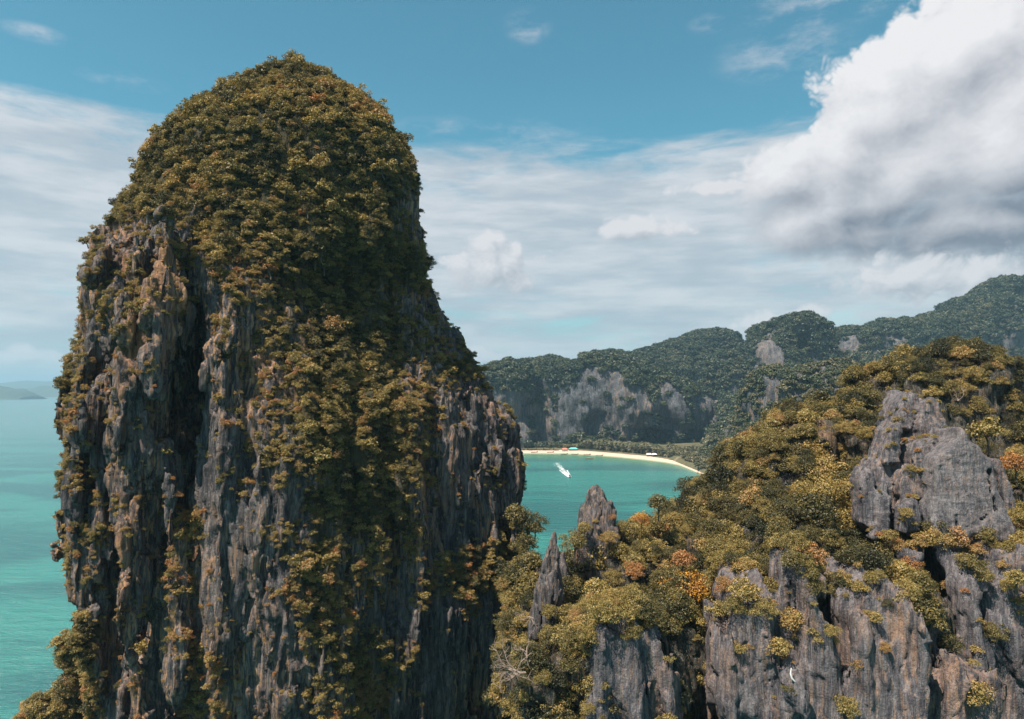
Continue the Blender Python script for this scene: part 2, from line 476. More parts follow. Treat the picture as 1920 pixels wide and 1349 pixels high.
def leaf_mat(name, stops, trans=0.25):
    m, nt, b = new_mat(name)
    ti = nt.attr('tint', 'INSTANCER')
    pos = nt.n.new('ShaderNodeNewGeometry')
    rnd = pos.outputs['Random Per Island']
    cl = nt.noise(pos.outputs['Position'], 1.1 if name == 'shrub_leaf' else 0.09, 3, 0.6)
    f = nt.m('ADD', ti, nt.m('MULTIPLY', nt.m('SUBTRACT', rnd, 0.5), 0.16))
    f = nt.m('ADD', f, nt.m('MULTIPLY', nt.m('SUBTRACT', cl, 0.53), 0.42), clamp=True)
    c = nt.ramp(f, stops)
    c = nt.mix(1.0, c, nt.ramp(rnd, [(0.0, (0.62, 0.62, 0.62)), (1.0, (1.25, 1.25, 1.25))]), 'MULTIPLY')
    d = nt.n.new('ShaderNodeBsdfDiffuse'); tr = nt.n.new('ShaderNodeBsdfTranslucent')
    gl = nt.n.new('ShaderNodeBsdfGlossy'); gl.inputs['Roughness'].default_value = 0.45
    nt.put(d.inputs['Color'], c); nt.put(tr.inputs['Color'], nt.mix(1.0, c, (1.3, 1.15, 0.5), 'MULTIPLY'))
    mx = nt.n.new('ShaderNodeMixShader'); mx.inputs[0].default_value = trans
    nt.l.new(d.outputs[0], mx.inputs[1]); nt.l.new(tr.outputs[0], mx.inputs[2])
    mg = nt.n.new('ShaderNodeMixShader'); mg.inputs[0].default_value = 0.03
    nt.l.new(mx.outputs[0], mg.inputs[1]); nt.l.new(gl.outputs[0], mg.inputs[2])
    nt.l.new(mg.outputs[0], m.node_tree.nodes['Material Output'].inputs['Surface'])
    m.node_tree.nodes.remove(b)
    return m
ROCK = rock_mat('limestone_tower_rock', och=0.75)
ROCK_R = rock_mat('limestone_grey', light=(0.27, 0.24, 0.25), dark=(0.058, 0.055, 0.065), och=0.3, s=1.3, streak=0.8)
ROCK_FAR = rock_mat('limestone_far', light=(0.155, 0.15, 0.165), dark=(0.05, 0.055, 0.065), ochre=(0.28, 0.18, 0.13), och=0.3, s=0.13)
ROCK_P = rock_mat('limestone_dark', light=(0.20, 0.175, 0.18), dark=(0.05, 0.047, 0.052), och=0.3, s=1.8, streak=0.8)
ROCK_B = rock_mat('limestone_smooth', light=(0.25, 0.225, 0.23), dark=(0.085, 0.08, 0.09), och=0.15, s=1.3, streak=0.7)
SOIL = rock_mat('ridge_soil', light=(0.10, 0.085, 0.07), dark=(0.025, 0.025, 0.02), och=0.2, s=1.0)
LEAF = leaf_mat('shrub_leaf', [(0.0, (0.024, 0.028, 0.014)), (0.22, (0.070, 0.063, 0.024)), (0.44, (0.205, 0.156, 0.050)), (0.62, (0.35, 0.254, 0.082)), (0.78, (0.34, 0.175, 0.078)), (0.9, (0.36, 0.15, 0.045)), (1.0, (0.56, 0.29, 0.035))])
LEAF_FAR = leaf_mat('forest_leaf', [(0.0, (0.011, 0.024, 0.018)), (0.5, (0.050, 0.063, 0.030)), (1.0, (0.15, 0.125, 0.065))], 0.1)
BARK = plain('bark', (0.10, 0.075, 0.055), 0.9, 0.4, 3.0)
DEADWOOD = plain('dead_wood', (0.27, 0.20, 0.165), 0.85, 0.3, 3.0)


# ------------------------------------------------------------------ foliage prototypes (each mesh is shared by its copies)
def leaf_cloud(rng, lobes, n_leaf, size, up=-0.25, jitter=0.55):
    """lobes: list of (centre, radii); small folded leaf sprays spread over and inside each lobe"""
    V = []; Q = []
    tot = sum(r[0] * r[1] for _, r in lobes)
    for c, r in lobes:
        n = max(6, int(n_leaf * r[0] * r[1] / tot))
        d = rng.normal(size=(n * 3, 3)); d /= np.linalg.norm(d, axis=1)[:, None]
        d = d[d[:, 2] > up][:n]; n = len(d)
        rad = rng.uniform(0.55, 1.18, n)
        P = np.array(c) + d * np.array(r) * rad[:, None]
        nn = d / np.array(r) * np.mean(r) + rng.normal(size=(n, 3)) * jitter + np.array([0, 0, 0.22])
        nn /= np.linalg.norm(nn, axis=1)[:, None]
        a = rng.normal(size=(n, 3)); t = np.cross(nn, a); t /= np.linalg.norm(t, axis=1)[:, None]
        b = np.cross(nn, t)
        s = size * rng.uniform(0.6, 1.35, n)[:, None]
        fold = nn * s * 0.22
        quad = np.stack([P - t * s, P - b * s * 0.62 + fold, P + t * s, P + b * s * 0.62 + fold], 1)
        base = sum(len(v) for v in V)
        V.append(quad.reshape(-1, 3)); Q.append(np.arange(n * 4).reshape(-1, 4) + base)
    return np.concatenate(V), np.concatenate(Q)
def tube(P, R, sides=5):
    P = np.array(P, float); n = len(P); V = []
    for i in range(n):
        t = P[min(i + 1, n - 1)] - P[max(i - 1, 0)]; t /= np.linalg.norm(t) + 1e-9
        a = np.cross(t, [0.3, 0.9, 0.1]); a /= np.linalg.norm(a) + 1e-9; b = np.cross(t, a)
        for k in range(sides):
            w = 2 * math.pi * k / sides
            V.append(P[i] + R[i] * (a * math.cos(w) + b * math.sin(w)))
    Q = [(i * sides + k, i * sides + (k + 1) % sides, (i + 1) * sides + (k + 1) % sides, (i + 1) * sides + k) for i in range(n - 1) for k in range(sides)]
    return np.array(V), np.array(Q)
def join(parts):
    V = []; Q = []; b = 0
    for v, q in parts:
        V.append(v); Q.append(np.asarray(q) + b); b += len(v)
    return np.concatenate(V), np.concatenate(Q)
def me_from(name, V, Q, mat, shade=False):
    o = mesh_obj(name, V, Q, mat, shade=shade); me = o.data
    bpy.data.objects.remove(o); return me
def shrub_meshes(seed, nl, n_leaf, size, flat, spread, trunk_h):
    """unit crown (radius about 1) with its stem"""
    rng = np.random.default_rng(seed)
    lobes = [((0, 0, trunk_h + 0.35 * flat), (0.62, 0.62, 0.55 * flat))]
    ends = []
    for i in range(nl):
        a = 2.399 * i + rng.uniform(-.4, .4); u = (i + 0.5) / nl
        th = math.acos(1 - 1.35 * u)                      # heads sit over a dome, from its top to a little under its rim
        R0 = spread * rng.uniform(.42, .86)
        c = (R0 * math.sin(th) * math.cos(a), R0 * math.sin(th) * math.sin(a), trunk_h + flat * (.30 + .85 * R0 * math.cos(th)) + rng.uniform(-.06, .10))
        r = rng.uniform(0.14, 0.42)
        lobes.append((c, (r, r, r * rng.uniform(.72, .95)))); ends.append((c[0], c[1], c[2] - .05))
    V, Q = leaf_cloud(rng, lobes, n_leaf, size)
    parts = [tube([(0, 0, -0.5), (0.04, 0.02, trunk_h * 0.4), (0, 0, trunk_h + 0.1)], [0.07, 0.055, 0.035])]
    for e in ends[:5]:
        k = (0.35 + 0.3 * rng.random())
        parts.append(tube([(0, 0, trunk_h * k), (e[0] * .5, e[1] * .5, trunk_h * k + (e[2] - trunk_h * k) * .65), e], [0.035, 0.025, 0.01], 4))
    tv, tq = join(parts)
    return me_from('foliage', V, Q, LEAF), me_from('stem', tv, tq, BARK)
SHRUB = [shrub_meshes(100 + i, 9 + i % 5, [720, 520, 950, 640, 800, 420, 1000][i], [.080, .098, .064, .086, .072, .11, .060][i], [1.0, .8, 1.2, .9, 1.1, .85, 1.3][i], 1.0, 0.12 + 0.06 * (i % 3)) for i in range(7)]
TREE = [shrub_meshes(300 + i, 18 + (i * 3) % 9, [2600, 3600, 2000, 3000, 1600, 2600, 4200, 2200][i], [.048, .040, .060, .044, .062, .050, .036, .055][i], [0.9, 1.15, 1.0, 1.35, 0.8, 1.05, 1.25, 0.95][i], 1.05, 0.25 + 0.07 * (i % 4)) for i in range(8)]


# ------------------------------------------------------------------ the tall rock tower
sil = [(104, 520, 545), (118, 455, 590), (135, 425, 625), (160, 395, 655), (200, 345, 705), (250, 285, 738), (300, 232, 765), (350, 222, 778), (400, 202, 782),
       (450, 186, 784), (500, 168, 786), (540, 152, 806), (600, 140, 832), (650, 134, 855), (700, 128, 890), (750, 124, 918), (800, 120, 948),
       (850, 132, 955), (900, 134, 960), (950, 140, 968), (1000, 146, 975), (1050, 156, 985), (1100, 160, 990), (1150, 166, 990),
       (1200, 176, 985), (1250, 176, 980), (1349, 162, 975), (1500, 150, 990), (1800, 130, 1010)]
TY = 150.0
def build_tower():
    g = Grid(-100, 22, 103, 200, -3, 172, 0.72)
    zt = np.array([W(0, s[0], TY)[1] for s in sil])[::-1]
    xl = np.array([W(s[1], s[0], TY)[0] for s in sil])[::-1]; xr = np.array([W(s[2], s[0], TY)[0] for s in sil])[::-1]
    zt = np.where(zt > 100, 100 + (zt - 100) * .957, zt); xl = xl * .93
    xl = xl + np.interp(zt, [40, 95, 115, 200], [0.3, 0.1, 2.6, 3.2])
    z1 = g.z[0, 0, :]
    ztop = zt[-1] - 1.5
    XL = np.interp(z1, zt, xl)[None, None, :].astype(np.float32); XR = np.interp(z1, zt, xr)[None, None, :].astype(np.float32)
    cx = (XL + XR) / 2; w = (XR - XL) / 2 + 0.01
    d = 37 * np.clip(w / 44, 0.0, 1.05) ** 0.95 + 0.5
    q = (np.abs((g.x - cx) / w) ** 2.25 + np.abs((g.y - TY) / d) ** 2.25) ** (1 / 2.25)
    S = (q - 1) * np.minimum(w, d)
    S = np.maximum(S, (g.z - ztop) + 0 * S)
    # the planar wall on the right, turned away from the sun
    zz = W(0, 560, TY)[1]
    off = np.clip((g.z - zz) * 0.9, 0, 60)
    S = smax(S, (g.x - XR + 1.0) * 0.71 - (g.y - TY) * 0.70 - off - 1.5, 3.0)
    # hollows
    def hollow(px, py, Y, r, k=1.0):
        nonlocal S
        X, Z = W(px, py, Y)
        S = smax(S, -ellipsoid(g, (float(X), Y, float(Z)), r), k)
    def bulge(px, py, Y, r, k=1.5):
        nonlocal S
        X, Z = W(px, py, Y)
        S = smin(S, ellipsoid(g, (float(X), Y, float(Z)), r), k)
    hollow(228, 860, 116, (10, 8, 27), 3)
    hollow(332, 745, 113, (4.8, 19, 22), .8); hollow(306, 760, 116, (5.0, 15, 19), .8)
    hollow(322, 880, 117, (3.6, 9, 9), 1)
    hollow(190, 690, 120, (5, 6, 4.5), 1.2)
    hollow(240, 700, 118, (4, 6, 3.5), 1)
    hollow(275, 680, 117, (3.6, 8, 5), 1)
    hollow(290, 1010, 116, (3, 6, 7), 1)
    hollow(200, 1180, 119, (3.5, 6, 12), 1)
    hollow(250, 1120, 118, (3, 5, 10), 1)
    hollow(560, 950, 112, (4, 4, 5), 1.5); hollow(500, 1090, 112, (2.5, 3.5, 4), 1)
    hollow(860, 1250, 128, (3.5, 8, 9), 1); hollow(985, 1250, 140, (3, 10, 18), 1.5)
    hollow(945, 640, 150, (2.5, 8, 6), 1)
    hollow(380, 395, 119, (4.0, 6, 5), 1.5); hollow(745, 430, 128, (4.5, 7, 6), 1.5)
    bulge(295, 905, 118.5, (3.4, 3, 2.4)); bulge(272, 1080, 116, (1.1, 2.6, 26)); bulge(287, 600, 117, (1.0, 2, 6), .8)
    bulge(268, 770, 117, (.9, 2, 9), .8); bulge(150, 770, 130, (2.5, 3, 3))
    bulge(228, 760, 119, (1.4, 2, 10), 1); bulge(180, 900, 121, (1.2, 2, 13), 1)
    for (px, py, Y, rx, rz) in ((111, 810, 139, .75, 3.6), (122, 788, 139, 2.0, 2.2), (134, 965, 139, .9, 4.0), (146, 1010, 138, .9, 3), (300, 575, 113, .6, 4), (287, 590, 113, .6, 4), (310, 560, 114, .7, 3)):
        bulge(px, py, Y, (rx, rx * 1.3, rz), .5)
    S = np.ascontiguousarray(S.astype(np.float32))
    # outcrop low on the left that carries the dark bushes
    S = smin(S, column(g, 146, 1290, 136, 26, 6, 4, 0.05), 2).astype(np.float32)
    def fn(x, y, z):
        a = fbm(x / 13, y / 13, z / 30, 2, 3) * 1.9
        wx = x + fbm(x / 6, y / 6, z / 9, 2, 4) * 1.6
        v, e = worley(wx / 4.6, y / 4.6, z / 30, 61)
        f = -np.abs(vnoise(wx / 3.4, y / 3.4, z / 40, 9)) * 1.8 + (v - .5) * 2.3 + .9 * np.exp(-e * 9)
        v2, e2 = worley(x / 7, y / 7, z / 9, 69); f = f + (v2 - .5) * 1.9
        f = f + .8 + 1.9 * ribs(x, y, z, 8.5, 73)
        low = np.clip((150 - z) / 25, 0.30, 1)
        return a + f * low + fbm(x / 5, y / 5, z / 5, 1, 6) * 1.3 * (1 - low)
    S = band_noise(S, g, fn, 7.0)
    V, Q = surface_nets(S, g.org, g.h)
    V, Q = subdivide(V, Q); V = smooth(V, Q, 0.5, 1)
    N, _ = normals(V, Q)
    x, y, z = V.T
    low = np.clip((150 - z) / 30, 0.3, 1)
    wx = x + fbm(x / 4, y / 4, z / 9, 2, 4) * .9
    v, e = worley(wx / 1.6, y / 1.6, z / 12, 71); v2, e2 = worley(wx / .8, y / .8, z / 8, 75)
    dsp = -np.abs(vnoise(wx / 1.25, y / 1.25, z / 15, 21)) * .75 + (v - .5) * 1.05 - .45 * np.exp(-e * 8) + (v2 - .5) * .5 + fbm(x / 1.2, y / 1.2, z / 2.6, 3, 31) * 0.34 + .3
    V = V + N * (dsp * low)[:, None]
    return V, Q
TV, TQ = build_tower()
TLOC = (-44, TY, 0)
o = mesh_obj('limestone_tower', TV, TQ, ROCK, TLOC)
tag(o, 'tall round-topped limestone tower covered in shrubs, rising from the sea on the left', 'rock tower')

# ------------------------------------------------------------------ the near ridge on the right
def ridge_noise(a1=1.6, a2=0.8):
    def fn(x, y, z):
        v, e = worley(x / 4.2, y / 4.2, z / 9, 62)
        return fbm(x / 9, y / 9, z / 14, 2, 53) * a1 + (v - .5) * a2 * 2.4 + .8 * np.exp(-e * 9)
    return fn
def finish(S, g, seed, amp=1.0, sub=1, far=1.0):
    V, Q = surface_nets(S, g.org, g.h); V = smooth(V, Q, 0.35, 1)
    for _ in range(sub): V, Q = subdivide(V, Q)
    V = smooth(V, Q, 0.35, 1)
    N, _ = normals(V, Q); x, y, z = V.T / far
    wx = x + fbm(x / 3, y / 3, z / 4, 2, 4) * .8
    v, e = worley(wx / 1.5, y / 1.5, z / 4.2, seed); v2, e2 = worley(wx / .7, y / .7, z / 2.2, seed + 9)
    dsp = -np.abs(vnoise(wx / 1.2, y / 1.2, z / 12, seed)) * 0.5 + (v - .5) * .85 - .4 * np.exp(-e * 8) + (v2 - .5) * .35 + fbm(x / 1.1, y / 1.1, z / 1.9, 3, seed + 5) * 0.30 + .2
    return V + N * (dsp * amp * far)[:, None], Q
def build_ridge():
    g = Grid(-2, 124, 74, 176, 12, 150, 0.95)
    cols = [(1800, 655, 142, 110, 15), (1945, 742, 138, 110, 17), (2080, 790, 132, 150, 20), (1690, 690, 138, 70, 13), (1590, 765, 133, 85, 14),
            (1500, 775, 130, 70, 13), (1420, 835, 127, 68, 13), (1350, 905, 122, 58, 12), (1290, 965, 117, 52, 10), (1225, 1002, 112, 52, 9),
            (1160, 1022, 110, 50, 8), (1075, 1062, 108, 45, 8), (1015, 1075, 114, 55, 9),
            (1580, 890, 115, 105, 12), (1455, 945, 110, 95, 12), (1355, 1035, 103, 85, 11), (1255, 1095, 98, 62, 9), (1170, 1145, 92, 62, 7),
            (1080, 1175, 90, 45, 6), (1025, 1235, 87, 42, 6), (1530, 1030, 101, 85, 9), (1640, 1060, 98, 70, 8), (1760, 960, 113, 130, 12),
            (1900, 870, 118, 110, 14), (1930, 1060, 100, 90, 9), (1800, 1060, 106, 110, 8), (1400, 1130, 97, 60, 7), (1300, 1240, 95, 60, 6)]
    S = None
    for (px, py, Y, w, dm) in cols:
        c = column(g, px, py, Y, w, dm, 0.9 * min(w * Y / F, dm), 0.10)
        S = c if S is None else smin(S, c, 3.0)
    S = band_noise(S.astype(np.float32), g, ridge_noise(3.6, 1.0), 6)
    return finish(S, g, 71, 1.0)
RV, RQ = build_ridge()
o = mesh_obj('ridge_terrain', RV, RQ, SOIL, (50, 115, 0))
tag(o, kind='structure')

def build_outcrop():
    g = Grid(46, 84, 92, 118, 72, 104, 0.42)
    S = None
    for poly, Y, d, lean, yaw in (
        ([(1898, 1010), (1884, 930), (1874, 860), (1884, 866), (1900, 920), (1906, 1012)], 98.5, 2.5, .2, .1),
        ([(1716, 860), (1722, 800), (1738, 760), (1760, 742), (1774, 770), (1786, 800), (1770, 822), (1730, 832)], 104.5, 4, .25, .05),
        ([(1672, 806), (1690, 760), (1712, 735), (1734, 736), (1730, 762), (1700, 806)], 106, 3, .3, .15),
        ([(1655, 870), (1672, 812), (1698, 790), (1696, 840), (1690, 872)], 101, 2.5, .2, .1),
        ([(1688, 928), (1698, 884), (1745, 862), (1756, 880), (1742, 930), (1700, 950)], 98.5, 2.5, .2, -.2),
        ([(1715, 850), (1732, 830), (1770, 822), (1762, 880), (1712, 900)], 99.5, 3, .3, .1),
        ([(1616, 985), (1618, 905), (1630, 878), (1650, 878), (1646, 930), (1640, 1000)], 98, 2, .15, .1),
        ([(1636, 1000), (1648, 930), (1664, 872), (1674, 880), (1666, 960), (1660, 1006)], 97.6, 2, .2, -.1),
        ([(1692, 1000), (1694, 958), (1712, 935), (1724, 936), (1734, 960), (1722, 998)], 96.5, 1.6, .15, .1),
        ([(1635, 1012), (1638, 984), (1652, 980), (1654, 1008)], 96.5, 1, .1, 0),
        ([(1640, 905), (1650, 868), (1690, 860), (1740, 900), (1745, 1000), (1640, 1000)], 101, 3, .15, 0)):
        c = slab(g, poly, Y, d, lean, .25, yaw)
        S = c if S is None else np.minimum(S, c)
    def fn(x, y, z): return fbm(x / 3.4, y / 3.4, z / 4.5, 3, 83) * .22 + (worley((x + .35 * z) / 2.6, y / 2.6, (z - .3 * x) / 4.5, 65)[0] - .5) * .45
    S = band_noise(S.astype(np.float32), g, fn, 2.0)
    V, Q = surface_nets(S, g.org, g.h); V, Q = subdivide(V, Q)
    V = smooth(V, Q, 0.3, 1); N, _ = normals(V, Q); x, y, z = V.T
    dsp = fbm(x / .9, y / .9, z / .45, 3, 91) * 0.15 + (worley((x + .2 * z) / .9, y / .9, z / 1.5, 67)[0] - .5) * .22
    return V + N * dsp[:, None], Q
OV, OQ = build_outcrop()
o = mesh_obj('rock_outcrop', OV, OQ, ROCK_R, (64, 100, 76))
tag(o, 'jumble of leaning grey rock blocks left of and above the biggest smooth boulder', 'rock outcrop')

def build_boulder():
    g = Grid(54, 78, 91, 113, 74, 96, 0.30)
    Yb = 95.5
    S = slab(g, [(1744, 1024), (1746, 960), (1752, 900), (1762, 862), (1785, 842), (1812, 826), (1820, 800), (1828, 808), (1832, 828), (1856, 840), (1874, 868), (1884, 920), (1898, 1000), (1900, 1018), (1858, 1012), (1815, 1002), (1790, 1030)], Yb, 4.5, .22, .9, .03)
    # the rounded brow: the top bends back
    X, Z = W(1822, 820, Yb)
    S = smax(S, (g.z - Z) * .62 - (g.y - Yb) * .78 - .9 - .012 * (g.x - X) ** 2 * 0, 1.2)
    def crack(p0, p1, w, dep):
        px_ = p0[0] * .7; a = W(*p0, Yb); b = W(*p1, Yb)
        ax, az, bx, bz = float(a[0]), float(a[1]), float(b[0]), float(b[1])
        L = math.hypot(bx - ax, bz - az); ux, uz = (bx - ax) / L, (bz - az) / L
        t = np.clip((g.x - ax) * ux + (g.z - az) * uz, 0, L)
        wob = .16 * np.sin(t * .9 + px_) + .07 * np.sin(t * 3.7)
        d = np.sqrt((g.x - ax - ux * t + uz * wob) ** 2 + (g.z - az - uz * t - ux * wob) ** 2) - w
        surf = Yb + .22 * (g.z - 85)
        return np.maximum(d, g.y - (surf + dep + 1.2))
    for c in (((1861, 885), (1867, 1016), .16, 1.8), ((1800, 988), (1864, 958), .12, 1.0), ((1884, 930), (1893, 1010), .16, 1.0), ((1786, 965), (1787, 1015), .15, 1.0)):
        S = smax(S, -crack(*c), .12)
    def fn(x, y, z): return fbm(x / 3.2, y / 3.2, z / 3.6, 3, 183) * .42 + (worley((x + .3 * z) / 3.1, y / 3.1, z / 5, 169)[0] - .5) * .35
    S = band_noise(S.astype(np.float32), g, fn, 2.0)
    V, Q = surface_nets(S, g.org, g.h); V, Q = subdivide(V, Q)
    V = smooth(V, Q, 0.3, 1); N, _ = normals(V, Q); x, y, z = V.T
    dsp = fbm(x / 1.6, y / 1.0, z / .55, 3, 191) * 0.10 - np.abs(vnoise(x / 1.7, y / 1.7, z / 9, 193)) * .20 + fbm(x / .6, y / .6, z / .6, 2, 197) * .06 + (worley((x + .2 * z) / 1.1, y / 1.1, z / .8, 167)[0] - .5) * .09
    return V + N * dsp[:, None], Q
BV, BQ = build_boulder()
o = mesh_obj('boulder', BV, BQ, ROCK_B, (66, 98, 77))
tag(o, 'biggest smooth grey boulder with a straight vertical crack near its right edge', 'boulder')

def build_cliff():
    g = Grid(22, 78, 73, 102, 34, 92, 0.55)
    S = None
    for poly, Y, d, lean, yaw, r in (
        ([(1368, 1500), (1366, 1230), (1372, 1165), (1395, 1140), (1440, 1125), (1500, 1150), (1520, 1250), (1530, 1500)], 84, 5, .10, .35, 1.2),
        ([(1498, 1500), (1502, 1200), (1500, 1100), (1508, 1068), (1536, 1075), (1560, 1100), (1572, 1500)], 83, 4, .06, .25, 1.0),
        ([(1580, 1500), (1585, 1180), (1600, 1130), (1660, 1100), (1700, 1140), (1728, 1200), (1735, 1500)], 82, 5, .12, -.15, 1.5),
        ([(1700, 1500), (1712, 1260), (1745, 1180), (1760, 1300), (1760, 1500)], 87, 4, .05, -.3, 1.0),
        ([(1550, 1500), (1560, 1120), (1620, 1100), (1640, 1500)], 87, 3, .05, 0, 1.0),
        ([(1740, 1500), (1745, 1290), (1790, 1262), (1850, 1275), (1860, 1500)], 83, 4, .08, 0, 1.0),
        ([(1815, 1500), (1818, 1110), (1840, 1085), (1870, 1090), (1900, 1060), (1990, 1050), (2000, 1500)], 89, 6, .06, -.1, 1.6),
        ([(1700, 1500), (1704, 1040), (1750, 1004), (1900, 1000), (2000, 1000), (2000, 1500)], 95.6, 4, -.02, 0, 1.5),
        ([(1385, 1500), (1360, 1330), (1380, 1240), (1420, 1290), (1460, 1500)], 82, 2, .1, .3, .8),
        ([(1470, 1500), (1478, 1300), (1500, 1260), (1530, 1330), (1560, 1500)], 81.5, 2, .15, .1, .8)):
        c = slab(g, poly, Y, d, lean, r, yaw)
        S = c if S is None else smin(S, c, .5)
    X, Z = W(1775, 1110, 95); S = smax(S, -ellipsoid(g, (float(X), 94.6, float(Z)), (2.8, 5, 8)), .8)
    X, Z = W(1650, 1210, 82)
    def fn(x, y, z): return fbm(x / 4.5, y / 4.5, z / 9, 2, 103) * .6 + (worley((x + .3 * z) / 3.0, y / 3.0, (z - .2 * x) / 13, 63)[0] - .5) * 2.4 - np.abs(vnoise(x / 1.8, y / 1.8, z / 22, 105)) * .9 + .9 + 2.2 * ribs(x, y, z, 5.2, 107)
    S = band_noise(S.astype(np.float32), g, fn, 4)
    return finish(S, g, 111, .45)
CV, CQ = build_cliff()
o = mesh_obj('limestone_cliff', CV, CQ, ROCK_R, (52, 86, 30))
tag(o, 'fluted grey limestone cliff with a dark hollow in the lower right corner', 'cliff')

def build_lowcliff():
    g = Grid(1, 27, 74, 96, 28, 78, 0.5)
    S = None
    for poly, Y, d, lean, yaw, r in (
        ([(1105, 1500), (1108, 1260), (1112, 1195), (1150, 1178), (1200, 1180), (1240, 1200), (1260, 1280), (1268, 1500)], 81.5, 5, .04, .22, 1.0),
        ([(1040, 1500), (1050, 1340), (1075, 1285), (1095, 1280), (1110, 1320), (1120, 1500)], 83.5, 4, .12, .1, 1),
        ([(965, 1500), (960, 1310), (972, 1265), (1000, 1255), (1030, 1300), (1050, 1500)], 84, 4, .08, .1, 1)):
        c = slab(g, poly, Y, d, lean, r, yaw)
        S = c if S is None else smin(S, c, .6)
    def fn(x, y, z): return fbm(x / 4.5, y / 4.5, z / 9, 2, 203) * .8 + (worley((x + .3 * z) / 2.8, y / 2.8, z / 13, 64)[0] - .5) * 2.2 - np.abs(vnoise(x / 1.8, y / 1.8, z / 22, 205)) * .9 + .5 + 1.2 * ribs(x, y, z, 4.4, 207)
    S = band_noise(S.astype(np.float32), g, fn, 4)
    return finish(S, g, 211, .48)
LV, LQ = build_lowcliff()
o = mesh_obj('limestone_cliff', LV, LQ, ROCK_R, (14, 86, 26))
tag(o, 'shaded blue-grey cliff under the yellow-green tree at the bottom centre', 'cliff')

def pinnacle(poly, Y, d, label, h=.24, lean=.05, yaw=0.):
    P = [W(a, b, Y) for a, b in poly]; xs = [float(p[0]) for p in P]; zs = [float(p[1]) for p in P]
    g = Grid(min(xs) - 2, max(xs) + 2, Y - 2.5, Y + 2 * d + 3, min(zs) - 2, max(zs) + 2, h)
    S = slab(g, poly, Y, d, lean, .25, yaw)
    zc = max(zs)
    S = smax(S, np.abs(g.y - (Y + d)) - d * np.clip(.15 + (zc - g.z) / 7, .15, 1.1), .4)
    def fn(x, y, z): return fbm(x / 1.8, y / 1.8, z / 4, 3, 303) * .28 + (worley(x / .9, y / .9, z / 4.0, 66)[0] - .5) * .8 + .12
    S = band_noise(S.astype(np.float32), g, fn, 1.5)
    V, Q = surface_nets(S, g.org, g.h); V, Q = subdivide(V, Q); V = smooth(V, Q, .3, 1)
    N, _ = normals(V, Q); x, y, z = V.T
    V = V + N * (ridged(x / .5, y / .5, z / 4, 2, 7) * .14)[:, None]
    o = mesh_obj('rock_pinnacle', V, Q, ROCK_P, (sum(xs) / len(xs), Y + d, min(zs)))
    return tag(o, label, 'pinnacle', 'sharp rock pinnacles on the saddle')
pinnacle([(1123, 908), (1131, 922), (1140, 942), (1148, 958), (1150, 948), (1158, 962), (1157, 1000), (1162, 1100), (1076, 1100), (1086, 1000), (1092, 968), (1104, 945), (1106, 926), (1111, 930), (1116, 916)], 104, 2.6,
         'large jagged grey pinnacle standing up in front of the turquoise bay')
pinnacle([(1040, 1006), (1046, 1040), (1054, 1085), (1056, 1130), (1040, 1200), (985, 1200), (1002, 1150), (1004, 1118), (1016, 1078), (1028, 1040)], 91, 2.0,
         'narrow blade-like grey pinnacle with a lit left edge, left of the yellow-green tree', yaw=.5)
pinnacle([(1051, 1012), (1057, 1030), (1064, 1070), (1066, 1110), (1050, 1110), (1049, 1040)], 99, 1.0,
         'thin low rock needle just behind the blade-like pinnacle', yaw=.3)

